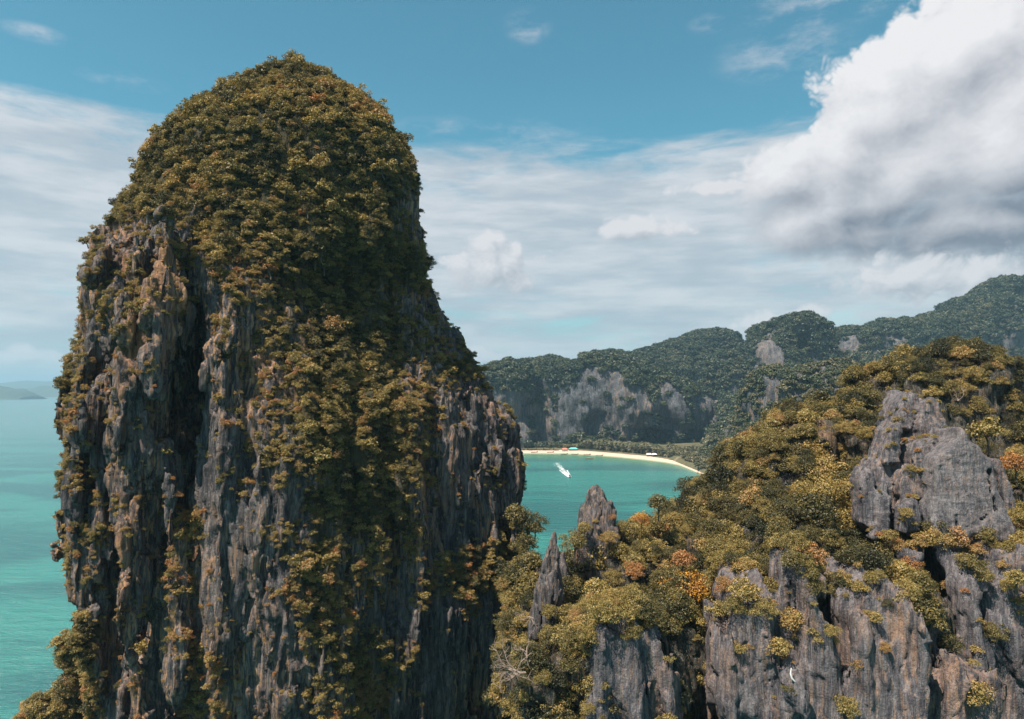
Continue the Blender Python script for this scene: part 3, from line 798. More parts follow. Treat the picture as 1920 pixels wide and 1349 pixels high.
# ------------------------------------------------------------------ far karst hills behind the bay
def build_hills():
    g = Grid(-270, 1500, 560, 2100, -8, 480, 10.0)
    # (px, py, Y, half width px, half depth m)
    cols = [(760, 715, 1240, 50, 55), (830, 705, 1225, 50, 50), (895, 700, 1215, 36, 45), (960, 682, 1230, 42, 55), (1040, 684, 1240, 50, 60), (1115, 668, 1240, 72, 60), (1190, 690, 1260, 52, 60),
            (1255, 715, 1270, 44, 55), (1310, 745, 1270, 40, 55), (1150, 665, 1480, 90, 110), (1030, 675, 1450, 90, 110), (930, 690, 1400, 60, 80),
            (1240, 655, 1650, 75, 120), (1330, 622, 1700, 52, 110), (1280, 640, 1680, 60, 110), (1390, 655, 1650, 60, 100),
            (1400, 660, 1400, 62, 90), (1478, 592, 1420, 50, 90), (1440, 640, 1380, 45, 80), (1505, 650, 1420, 40, 90), (1400, 740, 1250, 60, 80), (1370, 780, 1150, 60, 80),
            (1600, 616, 1550, 62, 110), (1670, 606, 1600, 75, 120), (1750, 590, 1620, 75, 120), (1830, 560, 1680, 65, 130), (1895, 525, 1720, 60, 130),
            (1970, 530, 1720, 80, 130), (2090, 560, 1700, 110, 150), (2250, 600, 1650, 120, 150),
            (1485, 690, 720, 60, 38), (1590, 682, 690, 75, 40), (1680, 700, 660, 70, 38), (1790, 720, 650, 90, 40), (1910, 690, 680, 90, 50), (2050, 700, 700, 120, 60),
            (1440, 770, 900, 70, 60), (1520, 760, 900, 80, 60)]
    S = None
    for (px, py, Y, w, dm) in cols:
        a = w * Y / F
        c = column(g, px, py, Y, w, dm, 0.75 * min(a, dm), 0.08 if Y > 1000 else .3)
        S = c if S is None else smin(S, c, 7.0)
    for poly, Y, d in (([(1036, 850), (1042, 740), (1070, 712), (1095, 690), (1140, 686), (1168, 700), (1195, 730), (1225, 750), (1232, 850)], 1175, 40),
                       ([(918, 870), (922, 738), (992, 736), (996, 870)], 1165, 40), ([(1228, 850), (1232, 716), (1262, 712), (1292, 745), (1300, 850)], 1205, 40)):
        S = smin(S, slab(g, poly, Y, d, .06, 14.), 8)
    for px, py, Y, r in ((1140, 812, 1172, (26, 30, 16)), (1120, 790, 1172, (16, 25, 14)), (1010, 800, 1185, (14, 30, 40)), (1255, 800, 1200, (14, 25, 20)), (1320, 800, 1180, (22, 40, 30))):
        X, Z = W(px, py, Y); S = smax(S, -ellipsoid(g, (float(X), Y, float(Z)), r), 4)
    def fn(x, y, z): return fbm(x / 80, y / 80, z / 90, 3, 403) * 24 + fbm(x / 32, y / 32, z / 32, 1, 409) * 7 + (worley(x / 60, y / 60, z / 160, 68)[0] - .5) * 30
    S = band_noise(S.astype(np.float32), g, fn, 45)
    return finish(S, g, 411, .8, 1, 10.0)
HV, HQ = build_hills()
o = mesh_obj('hills', HV, HQ, ROCK_FAR, (600, 1300, 0)); tag(o, kind='structure')

# far low land across the water, left
def lowland(name, pts, Y, depth, seed):
    xs = np.linspace(pts[0][0], pts[-1][0], 160)
    py = np.interp(xs, [p[0] for p in pts], [p[1] for p in pts])
    rows = 14; V = []
    for j in range(rows):
        t = j / (rows - 1); yy = Y + depth * (t - .35)
        prof = max(0.0, math.sin(math.pi * min(1, max(0, t * 1.02)))) ** 0.7
        X, Z = W(xs, py, Y)
        n = fbm(xs / 9.0, np.full_like(xs, t * 5), 0 * xs, 3, seed)
        Zr = np.maximum(-6, Z * prof * (1 + .22 * n) - (1 - prof) * 6)
        V.append(np.stack([X * (1 + .25 * (t - .35) * depth / Y), np.full_like(X, yy), Zr], 1))
    V = np.concatenate(V); n = len(xs)
    Q = [(j * n + i, j * n + i + 1, (j + 1) * n + i + 1, (j + 1) * n + i) for j in range(rows - 1) for i in range(n - 1)]
    o = mesh_obj(name, V, Q, LAND_FAR, (float(V[:, 0].mean()), Y, 0)); tag(o, kind='structure')
LAND_FAR = plain('far_forest', (0.05, 0.07, 0.045), 0.95, 0.5, 0.01)
lowland('hills_far', [(-700, 722), (-300, 714), (-120, 722), (0, 719), (30, 713), (70, 716), (110, 718), (200, 712), (600, 722)], 15000, 3000, 5)
lowland('hills_far', [(40, 745), (52, 728), (66, 725), (90, 725), (112, 724), (160, 721), (260, 722), (500, 726)], 10500, 1500, 6)
lowland('hills_far', [(-900, 722), (-500, 720), (-100, 726), (0, 725), (18, 728), (30, 730), (44, 734), (54, 743)], 7600, 700, 8)

# ------------------------------------------------------------------ sea, beach, ground
shore_px = [(700, 846), (900, 848), (975, 850), (1010, 850), (1060, 850.5), (1110, 853), (1160, 857), (1210, 862), (1250, 867), (1280, 873), (1310, 882), (1345, 896), (1400, 925), (1480, 960)]
SH = np.array([G(a, b) for a, b in shore_px])
def shore_y(X): return np.interp(X, SH[:, 0], SH[:, 1])
def build_sea():
    def axis(a, b, c, d, s, far):
        mid = np.arange(b, c, s)
        l = b - np.geomspace(s, b - a, 26)[::-1]; r = c + np.geomspace(s, d - c, 26)
        return np.concatenate([l, mid, r])
    xs = axis(-23000, -120, 420, 23000, 10, 0); ys = axis(-3000, 120, 1240, 23500, 10, 0)
    X, Y = np.meshgrid(xs, ys, indexing='ij')
    V = np.stack([X.ravel(), Y.ravel(), np.zeros(X.size)], 1)
    n = len(ys); i, j = np.meshgrid(np.arange(len(xs) - 1), np.arange(n - 1), indexing='ij'); i = i.ravel(); j = j.ravel()
    Q = np.stack([i * n + j, (i + 1) * n + j, (i + 1) * n + j + 1, i * n + j + 1], 1)
    dist = shore_y(X) - Y
    sh = np.exp(-np.clip(dist, 0, 1e5) / 70.0)
    sh = np.where((X > -150) & (X < 500), sh, 0)
    m, nt, b = new_mat('sea_water')
    pos = nt.n.new('ShaderNodeNewGeometry').outputs['Position']
    s = nt.attr('shallow')
    px_, py_, _ = nt.sep(pos)
    patch = nt.noise(nt.vm('MULTIPLY', pos, (0.0035, 0.010, 1)), 1.0, 4, 0.55, dist=.6)
    deep = nt.mix(nt.step(patch, 0.44, 0.60), (0.016, 0.110, 0.112), (0.028, 0.178, 0.162))
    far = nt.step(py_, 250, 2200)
    deep = nt.mix(nt.m('MULTIPLY', far, 0.85), deep, (0.10, 0.20, 0.215))  # far water paler: stronger sky reflection painted into the base colour
    gn = nt.noise(nt.vm('MULTIPLY', pos, (0.02, 0.05, 1)), 1.0, 4)
    green = nt.mix(gn, (0.05, 0.155, 0.10), (0.09, 0.215, 0.14))
    c = nt.mix(nt.step(s, 0.10, 0.55), deep, green)
    c = nt.mix(nt.step(s, 0.62, 0.97), c, (0.34, 0.37, 0.23))
    nt.put(b.inputs['Base Color'], c)
    b.inputs['Roughness'].default_value = 0.22; b.inputs['IOR'].default_value = 1.33
    wv = nt.noise(nt.vm('MULTIPLY', pos, (0.06, 0.16, 1)), 1.0, 5, 0.6)
    wv2 = nt.noise(nt.vm('MULTIPLY', pos, (0.5, 1.1, 1)), 1.0, 3, 0.6)
    nt.put(b.inputs['Normal'], nt.bump(nt.m('ADD', wv, nt.m('MULTIPLY', wv2, .25)), 1.0, 4.0))
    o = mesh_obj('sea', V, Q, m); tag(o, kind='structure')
    a = o.data.attributes.new('shallow', 'FLOAT', 'POINT'); a.data.foreach_set('value', sh.ravel().astype(np.float32))
build_sea()
def strip(name, offs, zs, mat, wob=4.0):
    xs = np.linspace(-215, 900, 260)
    ys = shore_y(xs); V = []
    for k, (d, z) in enumerate(zip(offs, zs)):
        nz = fbm(xs / 25, xs * 0 + k * 3.3, xs * 0, 3, 77) * wob if k else 0 * xs
        z_n = fbm(xs / 40, xs * 0 + k * 1.7, xs * 0, 2, 78) * .15 * z
        V.append(np.stack([xs, ys + d + nz, z + z_n], 1))
    V = np.concatenate(V); n = len(xs)
    Q = [(j * n + i, j * n + i + 1, (j + 1) * n + i + 1, (j + 1) * n + i) for j in range(len(offs) - 1) for i in range(n - 1)]
    return tag(mesh_obj(name, V, Q, mat), kind='structure')
SAND = plain('sand', (0.52, 0.39, 0.31), 0.95, 0.12, 0.15)
strip('beach', [-3, 2, 10, 28, 48], [-.6, .15, .9, 2.0, 2.4], SAND, 3)
GM, gnt, gb = new_mat('scrub_ground')
gp = gnt.n.new('ShaderNodeNewGeometry').outputs['Position']
gnt.put(gb.inputs['Base Color'], gnt.ramp(gnt.noise(gp, 0.05, 7, 0.7), [(0.35, (0.05, 0.055, 0.025)), (0.55, (0.10, 0.085, 0.04)), (0.75, (0.24, 0.18, 0.11))]))
gb.inputs['Roughness'].default_value = 1.0
strip('ground', [30, 45, 60, 90, 400, 1500], [1.6, 2.9, 3.2, 4, 8, 10], GM, 6)

# ------------------------------------------------------------------ haze
def build_haze():
    x0, x1, y0, y1, z0, z1 = -26000, 26000, -4000, 26500, -8, 560
    V = [(x0, y0, z0), (x1, y0, z0), (x1, y1, z0), (x0, y1, z0), (x0, y0, z1), (x1, y0, z1), (x1, y1, z1), (x0, y1, z1)]
    Q = [(0, 3, 2, 1), (4, 5, 6, 7), (0, 1, 5, 4), (1, 2, 6, 5), (2, 3, 7, 6), (3, 0, 4, 7)]
    m = bpy.data.materials.new('haze_air'); m.use_nodes = True; t = m.node_tree
    for n in list(t.nodes):
        if n.type != 'OUTPUT_MATERIAL': t.nodes.remove(n)
    v = t.nodes.new('ShaderNodeVolumePrincipled')
    v.inputs['Color'].default_value = (0.46, 0.76, 0.95, 1); v.inputs['Density'].default_value = HAZE
    v.inputs['Anisotropy'].default_value = 0.2
    t.links.new(v.outputs[0], t.nodes['Material Output'].inputs['Volume'])
    o = mesh_obj('haze', V, Q, m, shade=False); tag(o, kind='stuff')
HAZE = 0.00009
build_haze()


# ------------------------------------------------------------------ scattering vegetation over the meshes
def zbuffer(meshes, step=4):
    """coarse depth image of the built terrain, to know which plants the photograph shows"""
    w, h = 1920 // step, 1349 // step + 1
    zb = np.full((h, w), 1e9)
    for V in meshes:
        px, py = PX(V); i = (px / step).astype(int); j = (py / step).astype(int)
        ok = (i >= 0) & (i < w) & (j >= 0) & (j < h)
        np.minimum.at(zb, (j[ok], i[ok]), V[ok, 1])
    for _ in range(1):
        z2 = zb.copy()
        for dj in (-1, 0, 1):
            for di in (-1, 0, 1): z2 = np.minimum(z2, np.roll(np.roll(zb, dj, 0), di, 1))
        zb = z2
    return zb
ZB = zbuffer([TV, RV, OV, CV, LV, BV])
def visible(P, slack=3.0):
    px, py = PX(P); i = (px / 4).astype(int); j = (py / 4).astype(int)
    ok = (px > -15) & (px < 1935) & (py > 0) & (py < 1365)
    i = np.clip(i, 0, ZB.shape[1] - 1); j = np.clip(j, 0, ZB.shape[0] - 1)
    return ok & (P[:, 1] < ZB[j, i] + slack)
def sample(V, Q, n, rng):
    N, fn = normals(V, Q); A = np.linalg.norm(fn, axis=1); c = np.cumsum(A)
    f = np.searchsorted(c, rng.random(n) * c[-1]); f = np.minimum(f, len(Q) - 1)
    a, b = rng.random((2, n))
    q = V[Q[f]]; P = (q[:, 0] * ((1 - a) * (1 - b))[:, None] + q[:, 1] * (a * (1 - b))[:, None] + q[:, 2] * (a * b)[:, None] + q[:, 3] * ((1 - a) * b)[:, None])
    nr = fn[f] / np.maximum(A[f], 1e-9)[:, None]
    return P, nr
def inpoly(px, py, P):
    r = np.zeros(len(px), bool); n = len(P)
    for i in range(n):
        x1, y1 = P[i]; x2, y2 = P[i - 1]
        c = ((y1 > py) != (y2 > py)) & (px < (x2 - x1) * (py - y1) / (y2 - y1 + 1e-9) + x1)
        r ^= c
    return r
def scatter_stuff(name, P, scl, rz, tilt, tint, protos, label=None):
    """one object: real plants instanced on points (geometry nodes)"""
    me = bpy.data.meshes.new(name); n = len(P)
    me.vertices.add(n); me.vertices.foreach_set('co', P.astype(np.float32).ravel())
    a = me.attributes.new('scl', 'FLOAT', 'POINT'); a.data.foreach_set('value', scl.astype(np.float32))
    a = me.attributes.new('tint', 'FLOAT', 'POINT'); a.data.foreach_set('value', tint.astype(np.float32))
    rot = np.stack([tilt[:, 0], tilt[:, 1], rz], 1)
    a = me.attributes.new('rot', 'FLOAT_VECTOR', 'POINT'); a.data.foreach_set('vector', rot.astype(np.float32).ravel())
    o = bpy.data.objects.new(name, me); COL.objects.link(o); tag(o, label, None, None, 'stuff')
    gt = bpy.data.node_groups.new(name + '_scatter', 'GeometryNodeTree')
    gt.interface.new_socket('Geometry', in_out='INPUT', socket_type='NodeSocketGeometry')
    gt.interface.new_socket('Geometry', in_out='OUTPUT', socket_type='NodeSocketGeometry')
    gi = gt.nodes.new('NodeGroupInput'); go = gt.nodes.new('NodeGroupOutput')
    jn = gt.nodes.new('GeometryNodeJoinGeometry')
    for p in protos:
        oi = gt.nodes.new('GeometryNodeObjectInfo'); oi.inputs['Object'].default_value = p
        oi.transform_space = 'ORIGINAL'; oi.inputs['As Instance'].default_value = True
        gt.links.new(oi.outputs['Geometry'], jn.inputs[0])
    ip = gt.nodes.new('GeometryNodeInstanceOnPoints'); ip.inputs['Pick Instance'].default_value = True
    gt.links.new(gi.outputs[0], ip.inputs['Points']); gt.links.new(jn.outputs[0], ip.inputs['Instance'])
    def na(nm, ty):
        q = gt.nodes.new('GeometryNodeInputNamedAttribute'); q.data_type = ty; q.inputs['Name'].default_value = nm; return q.outputs[0]
    gt.links.new(na('scl', 'FLOAT'), ip.inputs['Scale'])
    e2r = gt.nodes.new('FunctionNodeEulerToRotation'); gt.links.new(na('rot', 'FLOAT_VECTOR'), e2r.inputs[0]); gt.links.new(e2r.outputs[0], ip.inputs['Rotation'])
    ri = gt.nodes.new('FunctionNodeRandomValue'); ri.data_type = 'INT'; ri.inputs[4].default_value = 0; ri.inputs[5].default_value = len(protos) - 1
    gt.links.new(ri.outputs[2], ip.inputs['Instance Index'])
    gt.links.new(ip.outputs[0], go.inputs[0])
    md = o.modifiers.new('scatter', 'NODES'); md.node_group = gt
    return o
def plant(name, P, scl, rz, tilt, tint, meshes, label, cat, group, parts=('foliage', 'stem')):
    root = empty(name, P.tolist() if hasattr(P, 'tolist') else P)
    root.rotation_euler = (tilt[0], tilt[1], rz); root.scale = (scl,) * 3
    tag(root, label, cat, group)
    for nm, me in zip(parts, meshes):
        c = bpy.data.objects.new(nm, me); COL.objects.link(c); c.parent = root; c['tint'] = float(tint)
    return root
def colour_word(t):
    return ('dark green' if t < .24 else 'olive green' if t < .42 else 'yellow-green' if t < .58 else 'golden-brown' if t < .76 else 'rusty orange')
USED = set()
def fresh(make, q):
    for k in range(q, q + 7):
        if make(k) not in USED: break
    USED.add(make(k)); return make(k), k
def shape_word(i): return ('rounded', 'spreading', 'flat-topped', 'upright', 'lobed', 'bushy', 'dense', 'ragged')[i % 8]
def place_word(px, py, zones):
    for z in zones:
        x0, y0, x1, y1, txt = z
        if x0 <= px < x1 and y0 <= py < y1:
            h = 'left' if px < x0 + (x1 - x0) / 3 else 'right' if px > x0 + 2 * (x1 - x0) / 3 else 'middle'
            v = 'upper' if py < y0 + (y1 - y0) / 3 else 'lower' if py > y0 + 2 * (y1 - y0) / 3 else ''
            return (v + ' ' + h).strip() + ' of ' + txt
    return 'on ' + zones[-1][4]

# ---- shrubs on the tower. Density read off the photograph, rows every 40 px from y=100, columns every 40 px from x=120
TD = """
999999999999999999999999
999999999999999999999999
999999999999999999999999
999999999999999999999999
999999999999999999999999
999999999999999985999999
999999999999999973399999
669966789999999942399999
664323488999999953399999
552233478979999997799999
552233564777986999998999
533430036577769556589999
444442005465786831124999
433322004465898845155299
531101004465899772465129
652110003446799921765560
632210003336899866100754
223230004447898966110445
231111113247988875202124
442111122256888766113143
442221033263588764012217
332212022234777771012159
332213821224768663012379
443313610133736652155688
331313401137857454688888
224115402127866434777887
112242212226842233252565
992114311123755400210341
993103621112576641011000
992221243112556532120000
992112553113546522000000
992112553113546522000000
""".split()
TD = np.array([[int(c) for c in r] for r in TD], float)
TD[6:9, 17:] = 1; TD[6:9, 16] = (6, 3, 3); TD[9, 17] = 3
def lookup(M, px, py, x0, y0, s):
    u = np.clip((px - x0) / s, 0, M.shape[1] - 1.001); v = np.clip((py - y0) / s, 0, M.shape[0] - 1.001)
    i = u.astype(int); j = v.astype(int); a = u - i; b = v - j
    return M[j, i] * (1 - a) * (1 - b) + M[j, i + 1] * a * (1 - b) + M[j + 1, i] * (1 - a) * b + M[j + 1, i + 1] * a * b
_px, _py = PX(TV)
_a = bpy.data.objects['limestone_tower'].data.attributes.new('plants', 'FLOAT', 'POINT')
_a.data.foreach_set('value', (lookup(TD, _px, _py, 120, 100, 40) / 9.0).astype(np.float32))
def tower_plants():
    rng = np.random.default_rng(5)
    P, n = sample(TV, TQ, 95000, rng)
    front = n[:, 1] < 0.25
    px, py = PX(P)
    d = lookup(TD, px, py, 120, 100, 40) / 9.0
    d = np.where((d > .06) & (py < 760), np.maximum(d, .26), d) ** .85
    d = np.where(front, d, np.clip(.25 + n[:, 2], .25, 1))
    d = np.where(P[:, 2] < 25, .3, d)
    cl = fbm(P[:, 0] / 3.5, P[:, 1] / 3.5, P[:, 2] / 4.5, 2, 17) * .5 + .5
    keep = (cl < d * .95 + .10 + .12 * n[:, 2]) & (d > .03)
    keep &= rng.random(len(P)) < np.where(front, .32 + .45 * d, .15)
    P, n, d = P[keep], n[keep], d[keep]; m = len(P)
    px, py = PX(P)
    cap = np.clip((P[:, 2] - 118) / 30, 0, 1)
    r = rng.uniform(.48, 1.12, m) * (.62 + .55 * d) * (1 + .12 * cap) * np.where(rng.random(m) < .09, 1.0 + .8 * d, 1)
    # colours: green on the cap, browner and rustier low down and in the sparse places
    t = .48 + .22 * fbm(P[:, 0] / 11, P[:, 1] / 11, P[:, 2] / 11, 2, 19) + rng.normal(0, .11, m) + .14 * (1 - cap) * (1 - d) + .10 * np.clip((105 - P[:, 2]) / 50, 0, 1)
    dark = rng.random(m) < .20
    t = np.clip(np.where(dark, t - .25, t), .03, .88)
    P0, n0 = sample(TV, TQ, 26000, rng)
    x0_, y0_ = PX(P0); d0 = lookup(TD, x0_, y0_, 120, 100, 40) / 9.0
    led = vnoise(P0[:, 0] / 2.2, P0[:, 1] / 2.2, P0[:, 2] / 1.3, 47) + .6 * n0[:, 2]
    k0 = (n0[:, 1] < .3) & (d0 > .015) & (d0 < .75) & (led > .22) & (P0[:, 2] > 25)
    P0, n0, d0 = P0[k0], n0[k0], d0[k0]; m0 = len(P0)
    P = np.concatenate([P, P0]); n = np.concatenate([n, n0]); d = np.concatenate([d, d0]); m = len(P)
    r = np.concatenate([r, rng.uniform(.22, .58, m0)]); t = np.concatenate([t, np.clip(.68 + rng.normal(0, .12, m0), .2, .9)])
    P = P + n * (r * .25)[:, None] - np.array([0, 0, 1.]) * (r * .25)[:, None]
    tilt = np.stack([-n[:, 1] * .0 - .45 * n[:, 1] * -1 * (1 - np.abs(n[:, 2])), .45 * n[:, 0] * (1 - np.abs(n[:, 2]))], 1)
    return P, r, rng.uniform(0, 6.28, m), tilt, t, n
tz = [(380, 80, 640, 230, 'the summit dome of the tower'), (180, 80, 380, 420, 'the left shoulder of the tower'), (640, 80, 860, 340, 'the right shoulder of the tower'),
      (380, 230, 640, 420, 'the green cap of the tower'), (640, 340, 900, 600, 'the tower beside the pink bare strip'), (100, 420, 300, 760, 'the fluted left wall of the tower'),
      (300, 420, 420, 980, 'the wall around the dark vertical cleft'), (420, 420, 640, 700, 'the shrub belt below the cap'), (420, 700, 720, 980, 'the central shrub slope of the tower'),
      (640, 600, 1000, 800, 'the ledges above the blue right wall'), (720, 800, 1060, 980, 'the smooth blue right wall'), (100, 760, 300, 1120, 'the hollowed left wall of the tower'),
      (60, 1120, 240, 1349, 'the bushy outcrop at bottom left'), (240, 980, 460, 1349, 'the ochre-streaked wall of the tower'), (460, 980, 720, 1349, 'the lower centre of the tower'),
      (720, 980, 1080, 1160, 'the rusty thicket right of the tower'), (720, 1160, 1080, 1349, 'the dark foot of the right wall'), (0, 0, 1920, 1349, 'the face of the tower')]
def individuals(P, r, n_take, spacing):
    vis = visible(P + np.array([0, -1.0, .6]) * r[:, None], 2.0)
    score = np.where(vis, r / P[:, 1], 0); order = np.argsort(-score); px, py = PX(P)
    take = []; cell = set()
    for i in order:
        if score[i] <= 0 or len(take) >= n_take: break
        if not (-5 < px[i] < 1925 and 20 < py[i] < 1355): continue
        k = (int(px[i] / spacing), int(py[i] / spacing))
        if k in cell: continue
        cell.add(k); take.append(i)
    return np.array(take)
SP, SR, SZ, ST, SC_, SN = tower_plants()
take = individuals(SP, SR, 300, 24)
px, py = PX(SP)
for q, i in enumerate(take):
    lab, q = fresh(lambda w: f"{colour_word(SC_[i])} {shape_word(w % 7)} shrub, {place_word(px[i], py[i], tz)}", q)
    plant('cliff_shrub', SP[i], float(SR[i]), float(SZ[i]), ST[i], SC_[i], SHRUB[q % 7], lab, 'shrub', 'shrubs growing on the tall rock tower')
rest = np.setdiff1d(np.arange(len(SP)), take)
protoS = []
for o in COL.objects:
    if o.name.startswith('foliage') and o.data in [s[0] for s in SHRUB] and o.data not in [p.data for p in protoS]: protoS.append(o)
scatter_stuff('shrub_cover', SP[rest], SR[rest], SZ[rest], ST[rest], SC_[rest], protoS)

# ---- trees on the near ridge
def ridge_plants():
    rng = np.random.default_rng(8)
    P, n = sample(RV, RQ, 17000, rng)
    px, py = PX(P)
    d = np.full(len(P), .8)
    d[inpoly(px, py, [(1745, 1040), (1860, 1040), (1860, 1260), (1750, 1270)])] = 0
    d[inpoly(px, py, [(1105, 1190), (1260, 1190), (1275, 1400), (1105, 1400)])] = .05
    d[inpoly(px, py, [(1255, 1210), (1370, 1190), (1370, 1400), (1260, 1400)])] = .30
    d[inpoly(px, py, [(1000, 1020), (1055, 1000), (1060, 1120), (1000, 1170)])] = .1
    d[inpoly(px, py, [(1085, 900), (1160, 900), (1160, 1000), (1085, 1000)])] = 0
    d[inpoly(px, py, [(1640, 720), (1900, 800), (1900, 1020), (1620, 1020)])] = .10
    steep = n[:, 2] < .1
    keep = rng.random(len(P)) < d * np.where(steep, .45, 1) * np.where(n[:, 1] > .3, .35, 1)
    keep &= n[:, 2] > -.3
    keep &= P[:, 2] > 30
    P, n = P[keep], n[keep]; m = len(P)
    r = rng.uniform(.75, 2.4, m) * np.where(rng.random(m) < .12, 1.45, 1) * np.where(n[:, 2] < .15, .7, 1)
    t = .45 + .22 * fbm(P[:, 0] / 9, P[:, 1] / 9, P[:, 2] / 9, 2, 23) + rng.normal(0, .13, m)
    t = np.where(rng.random(m) < .32, t - .25, t); t = np.clip(t, .03, .72)
    t = np.where(P[:, 2] > 108, np.clip(t + .08, 0, .74), t)
    P = P - np.array([0, 0, .2]) * r[:, None]
    tilt = np.stack([.35 * n[:, 1], .3 * n[:, 0]], 1)
    return P, r, rng.uniform(0, 6.28, m), tilt * 0 + rng.normal(0, .1, (m, 2)), t, n
rz_ = [(1600, 560, 1920, 760, 'the summit thicket above the grey boulders'), (1380, 700, 1640, 860, 'the ridge crest left of the boulders'), (1200, 780, 1380, 1000, 'the slope beside the bay'),
       (1380, 860, 1640, 1060, 'the golden tree slope left of the boulders'), (1000, 940, 1200, 1130, 'the saddle around the pinnacles'), (1200, 1000, 1400, 1180, 'the slope around the orange tree'),
       (960, 1100, 1200, 1349, 'the bottom centre knoll'), (1200, 1180, 1400, 1349, 'the dark gully at the bottom'), (1400, 1060, 1760, 1349, 'the fringe above the fluted cliff'),
       (1640, 760, 1920, 1060, 'the ground around the grey boulders'), (1700, 1060, 1920, 1349, 'the lower right corner cliff'), (0, 0, 1920, 1349, 'the right-hand ridge')]
P2, R2, Z2, T2, C2, N2 = ridge_plants()
# notable trees, set where they stand
special = [
    (1290, 1105, 94, 3.4, .96, 1, 'bright orange autumn-coloured tree standing on the slope at centre right', 'tree'),
    (1190, 1075, 92, 1.7, .84, 3, 'small orange tree behind the big yellow-green tree', 'tree'),
    (1280, 1050, 97, 1.8, .83, 2, 'narrow orange tree upslope of the bright orange tree', 'tree'),
    (1150, 1140, 88, 4.0, .50, 4, 'large domed yellow-green tree on top of the bottom centre cliff', 'tree'),
    (1235, 1165, 89, 3.2, .22, 6, 'grey-green domed tree right of the large yellow-green one', 'tree'),
    (1530, 965, 102, 3.6, .20, 3, 'dark green bushy tree among golden crowns left of the boulders', 'tree'),
    (1545, 920, 105, 3.6, .60, 1, 'broad golden-yellow tree crown left of the grey boulders', 'tree'),
    (1690, 1075, 90, 1.8, .55, 2, 'yellow-green tree leaning out over the fluted cliff', 'tree'),
    (1755, 985, 95.5, 1.9, .30, 5, 'green bush growing in front of the big cracked boulder', 'bush'),
    (1790, 1010, 94.5, 2.2, .74, 2, 'low reddish-brown shrub along the foot of the big boulder', 'shrub'),
    (1730, 1010, 94.5, 1.8, .66, 0, 'low brown shrub at the left foot of the big boulder', 'shrub'),
    (1905, 870, 104, 2.4, .88, 7, 'rusty red-brown bush right of the big boulder', 'bush'),
    (1850, 795, 108, 3.4, .50, 4, 'pale golden domed tree behind the big boulder', 'tree'),
    (1820, 1290, 83, 2.6, .62, 0, 'golden-brown bush hanging on the lower right cliff', 'bush'),
    (1905, 1085, 86, 1.5, .55, 2, 'small yellow-green tree jutting from the right edge cliff', 'tree'),
    (1150, 970, 104, .7, .80, 1, 'tiny golden shrub growing on the large jagged pinnacle', 'shrub'),
    (1203, 972, 106, 1.4, .93, 5, 'small red-leaved tree against the turquoise water', 'tree'),
    (1235, 945, 107, 2.0, .30, 2, 'thin open-crowned tree against the turquoise water', 'tree'),
    (1168, 990, 105, 1.3, .45, 3, 'thin sapling right of the large pinnacle', 'tree'),
    (1078, 1015, 101, 2.3, .42, 1, 'round olive tree left of the large jagged pinnacle', 'tree'),
    (990, 985, 139, 3.6, .25, 6, 'dark leafy tree on the right edge of the tower by the bay', 'tree'),
    (1096, 990, 102.5, 1.2, .50, 2, 'small olive shrub at the left foot of the large jagged pinnacle', 'shrub'),
    (1140, 1010, 102.5, 1.5, .66, 6, 'brown shrub at the right foot of the large jagged pinnacle', 'shrub'),
    (1117, 975, 103.2, .6, .60, 4, 'tiny tuft halfway up the left side of the large jagged pinnacle', 'shrub'),
    (1030, 1150, 90, 1.3, .45, 3, 'olive shrub at the foot of the blade-like pinnacle', 'shrub'),
    (1830, 1025, 94.0, 1.5, .70, 4, 'reddish-brown shrub under the middle of the big boulder', 'shrub'),
    (1862, 1030, 94.0, 1.2, .62, 1, 'brown shrub under the right part of the big boulder', 'shrub'),
    (1700, 965, 96.0, 1.1, .60, 3, 'brownish shrub in the cleft left of the big boulder', 'shrub'),
    (1745, 905, 97.5, .8, .66, 5, 'small tuft high in the cleft between the boulder and the leaning blocks', 'shrub'),
    (1705, 880, 99, .9, .52, 6, 'olive shrub on the ledge among the leaning rock blocks', 'shrub'),
    (1668, 1000, 95.5, 1.3, .58, 0, 'golden shrub at the foot of the leftmost rock ribs', 'shrub'),
    (968, 965, 137, 2.8, .34, 2, 'olive shrub highest of the thicket on the lower right edge of the tower', 'shrub'),
    (985, 1012, 136, 3.2, .30, 0, 'dark shrub lowest of the thicket on the lower right edge of the tower', 'shrub'),
    (1003, 985, 139, 2.3, .42, 4, 'outermost shrub of the tower edge thicket, against the turquoise water', 'shrub'),
    (128, 1282, 130, 2.9, .26, 2, 'large dark bush on the outcrop over the sea at bottom left', 'bush'),
    (142, 1240, 132, 2.0, .30, 4, 'upper dark bush on the outcrop over the sea', 'bush'),
    (112, 1318, 130, 2.0, .32, 0, 'lowest dark bush on the outcrop over the sea', 'bush'),
    (1480, 1290, 80.5, .9, .35, 5, 'small green shrub above the pale curved branch', 'shrub'),
    (1590, 1330, 80, 1.6, .5, 3, 'yellow-green shrub at the bottom edge of the fluted cliff', 'shrub'),
    (1460, 1215, 82, 1.6, .62, 2, 'brownish shrub on the tilted left slab of the fluted cliff', 'shrub'),
]
for (a, b, Y, r, t, k, lab, cat) in special:
    X, Z = W(a, b, Y)
    plant('ridge_tree', (float(X), Y, float(Z) - r * .9), r, k * 1.3, (0, 0), t, TREE[k], lab, cat, None)
SPX = np.array([[*W(s[0], s[1], s[2]), s[2]] for s in special])
take = individuals(P2, R2, 300 - len(special), 26)
px, py = PX(P2)
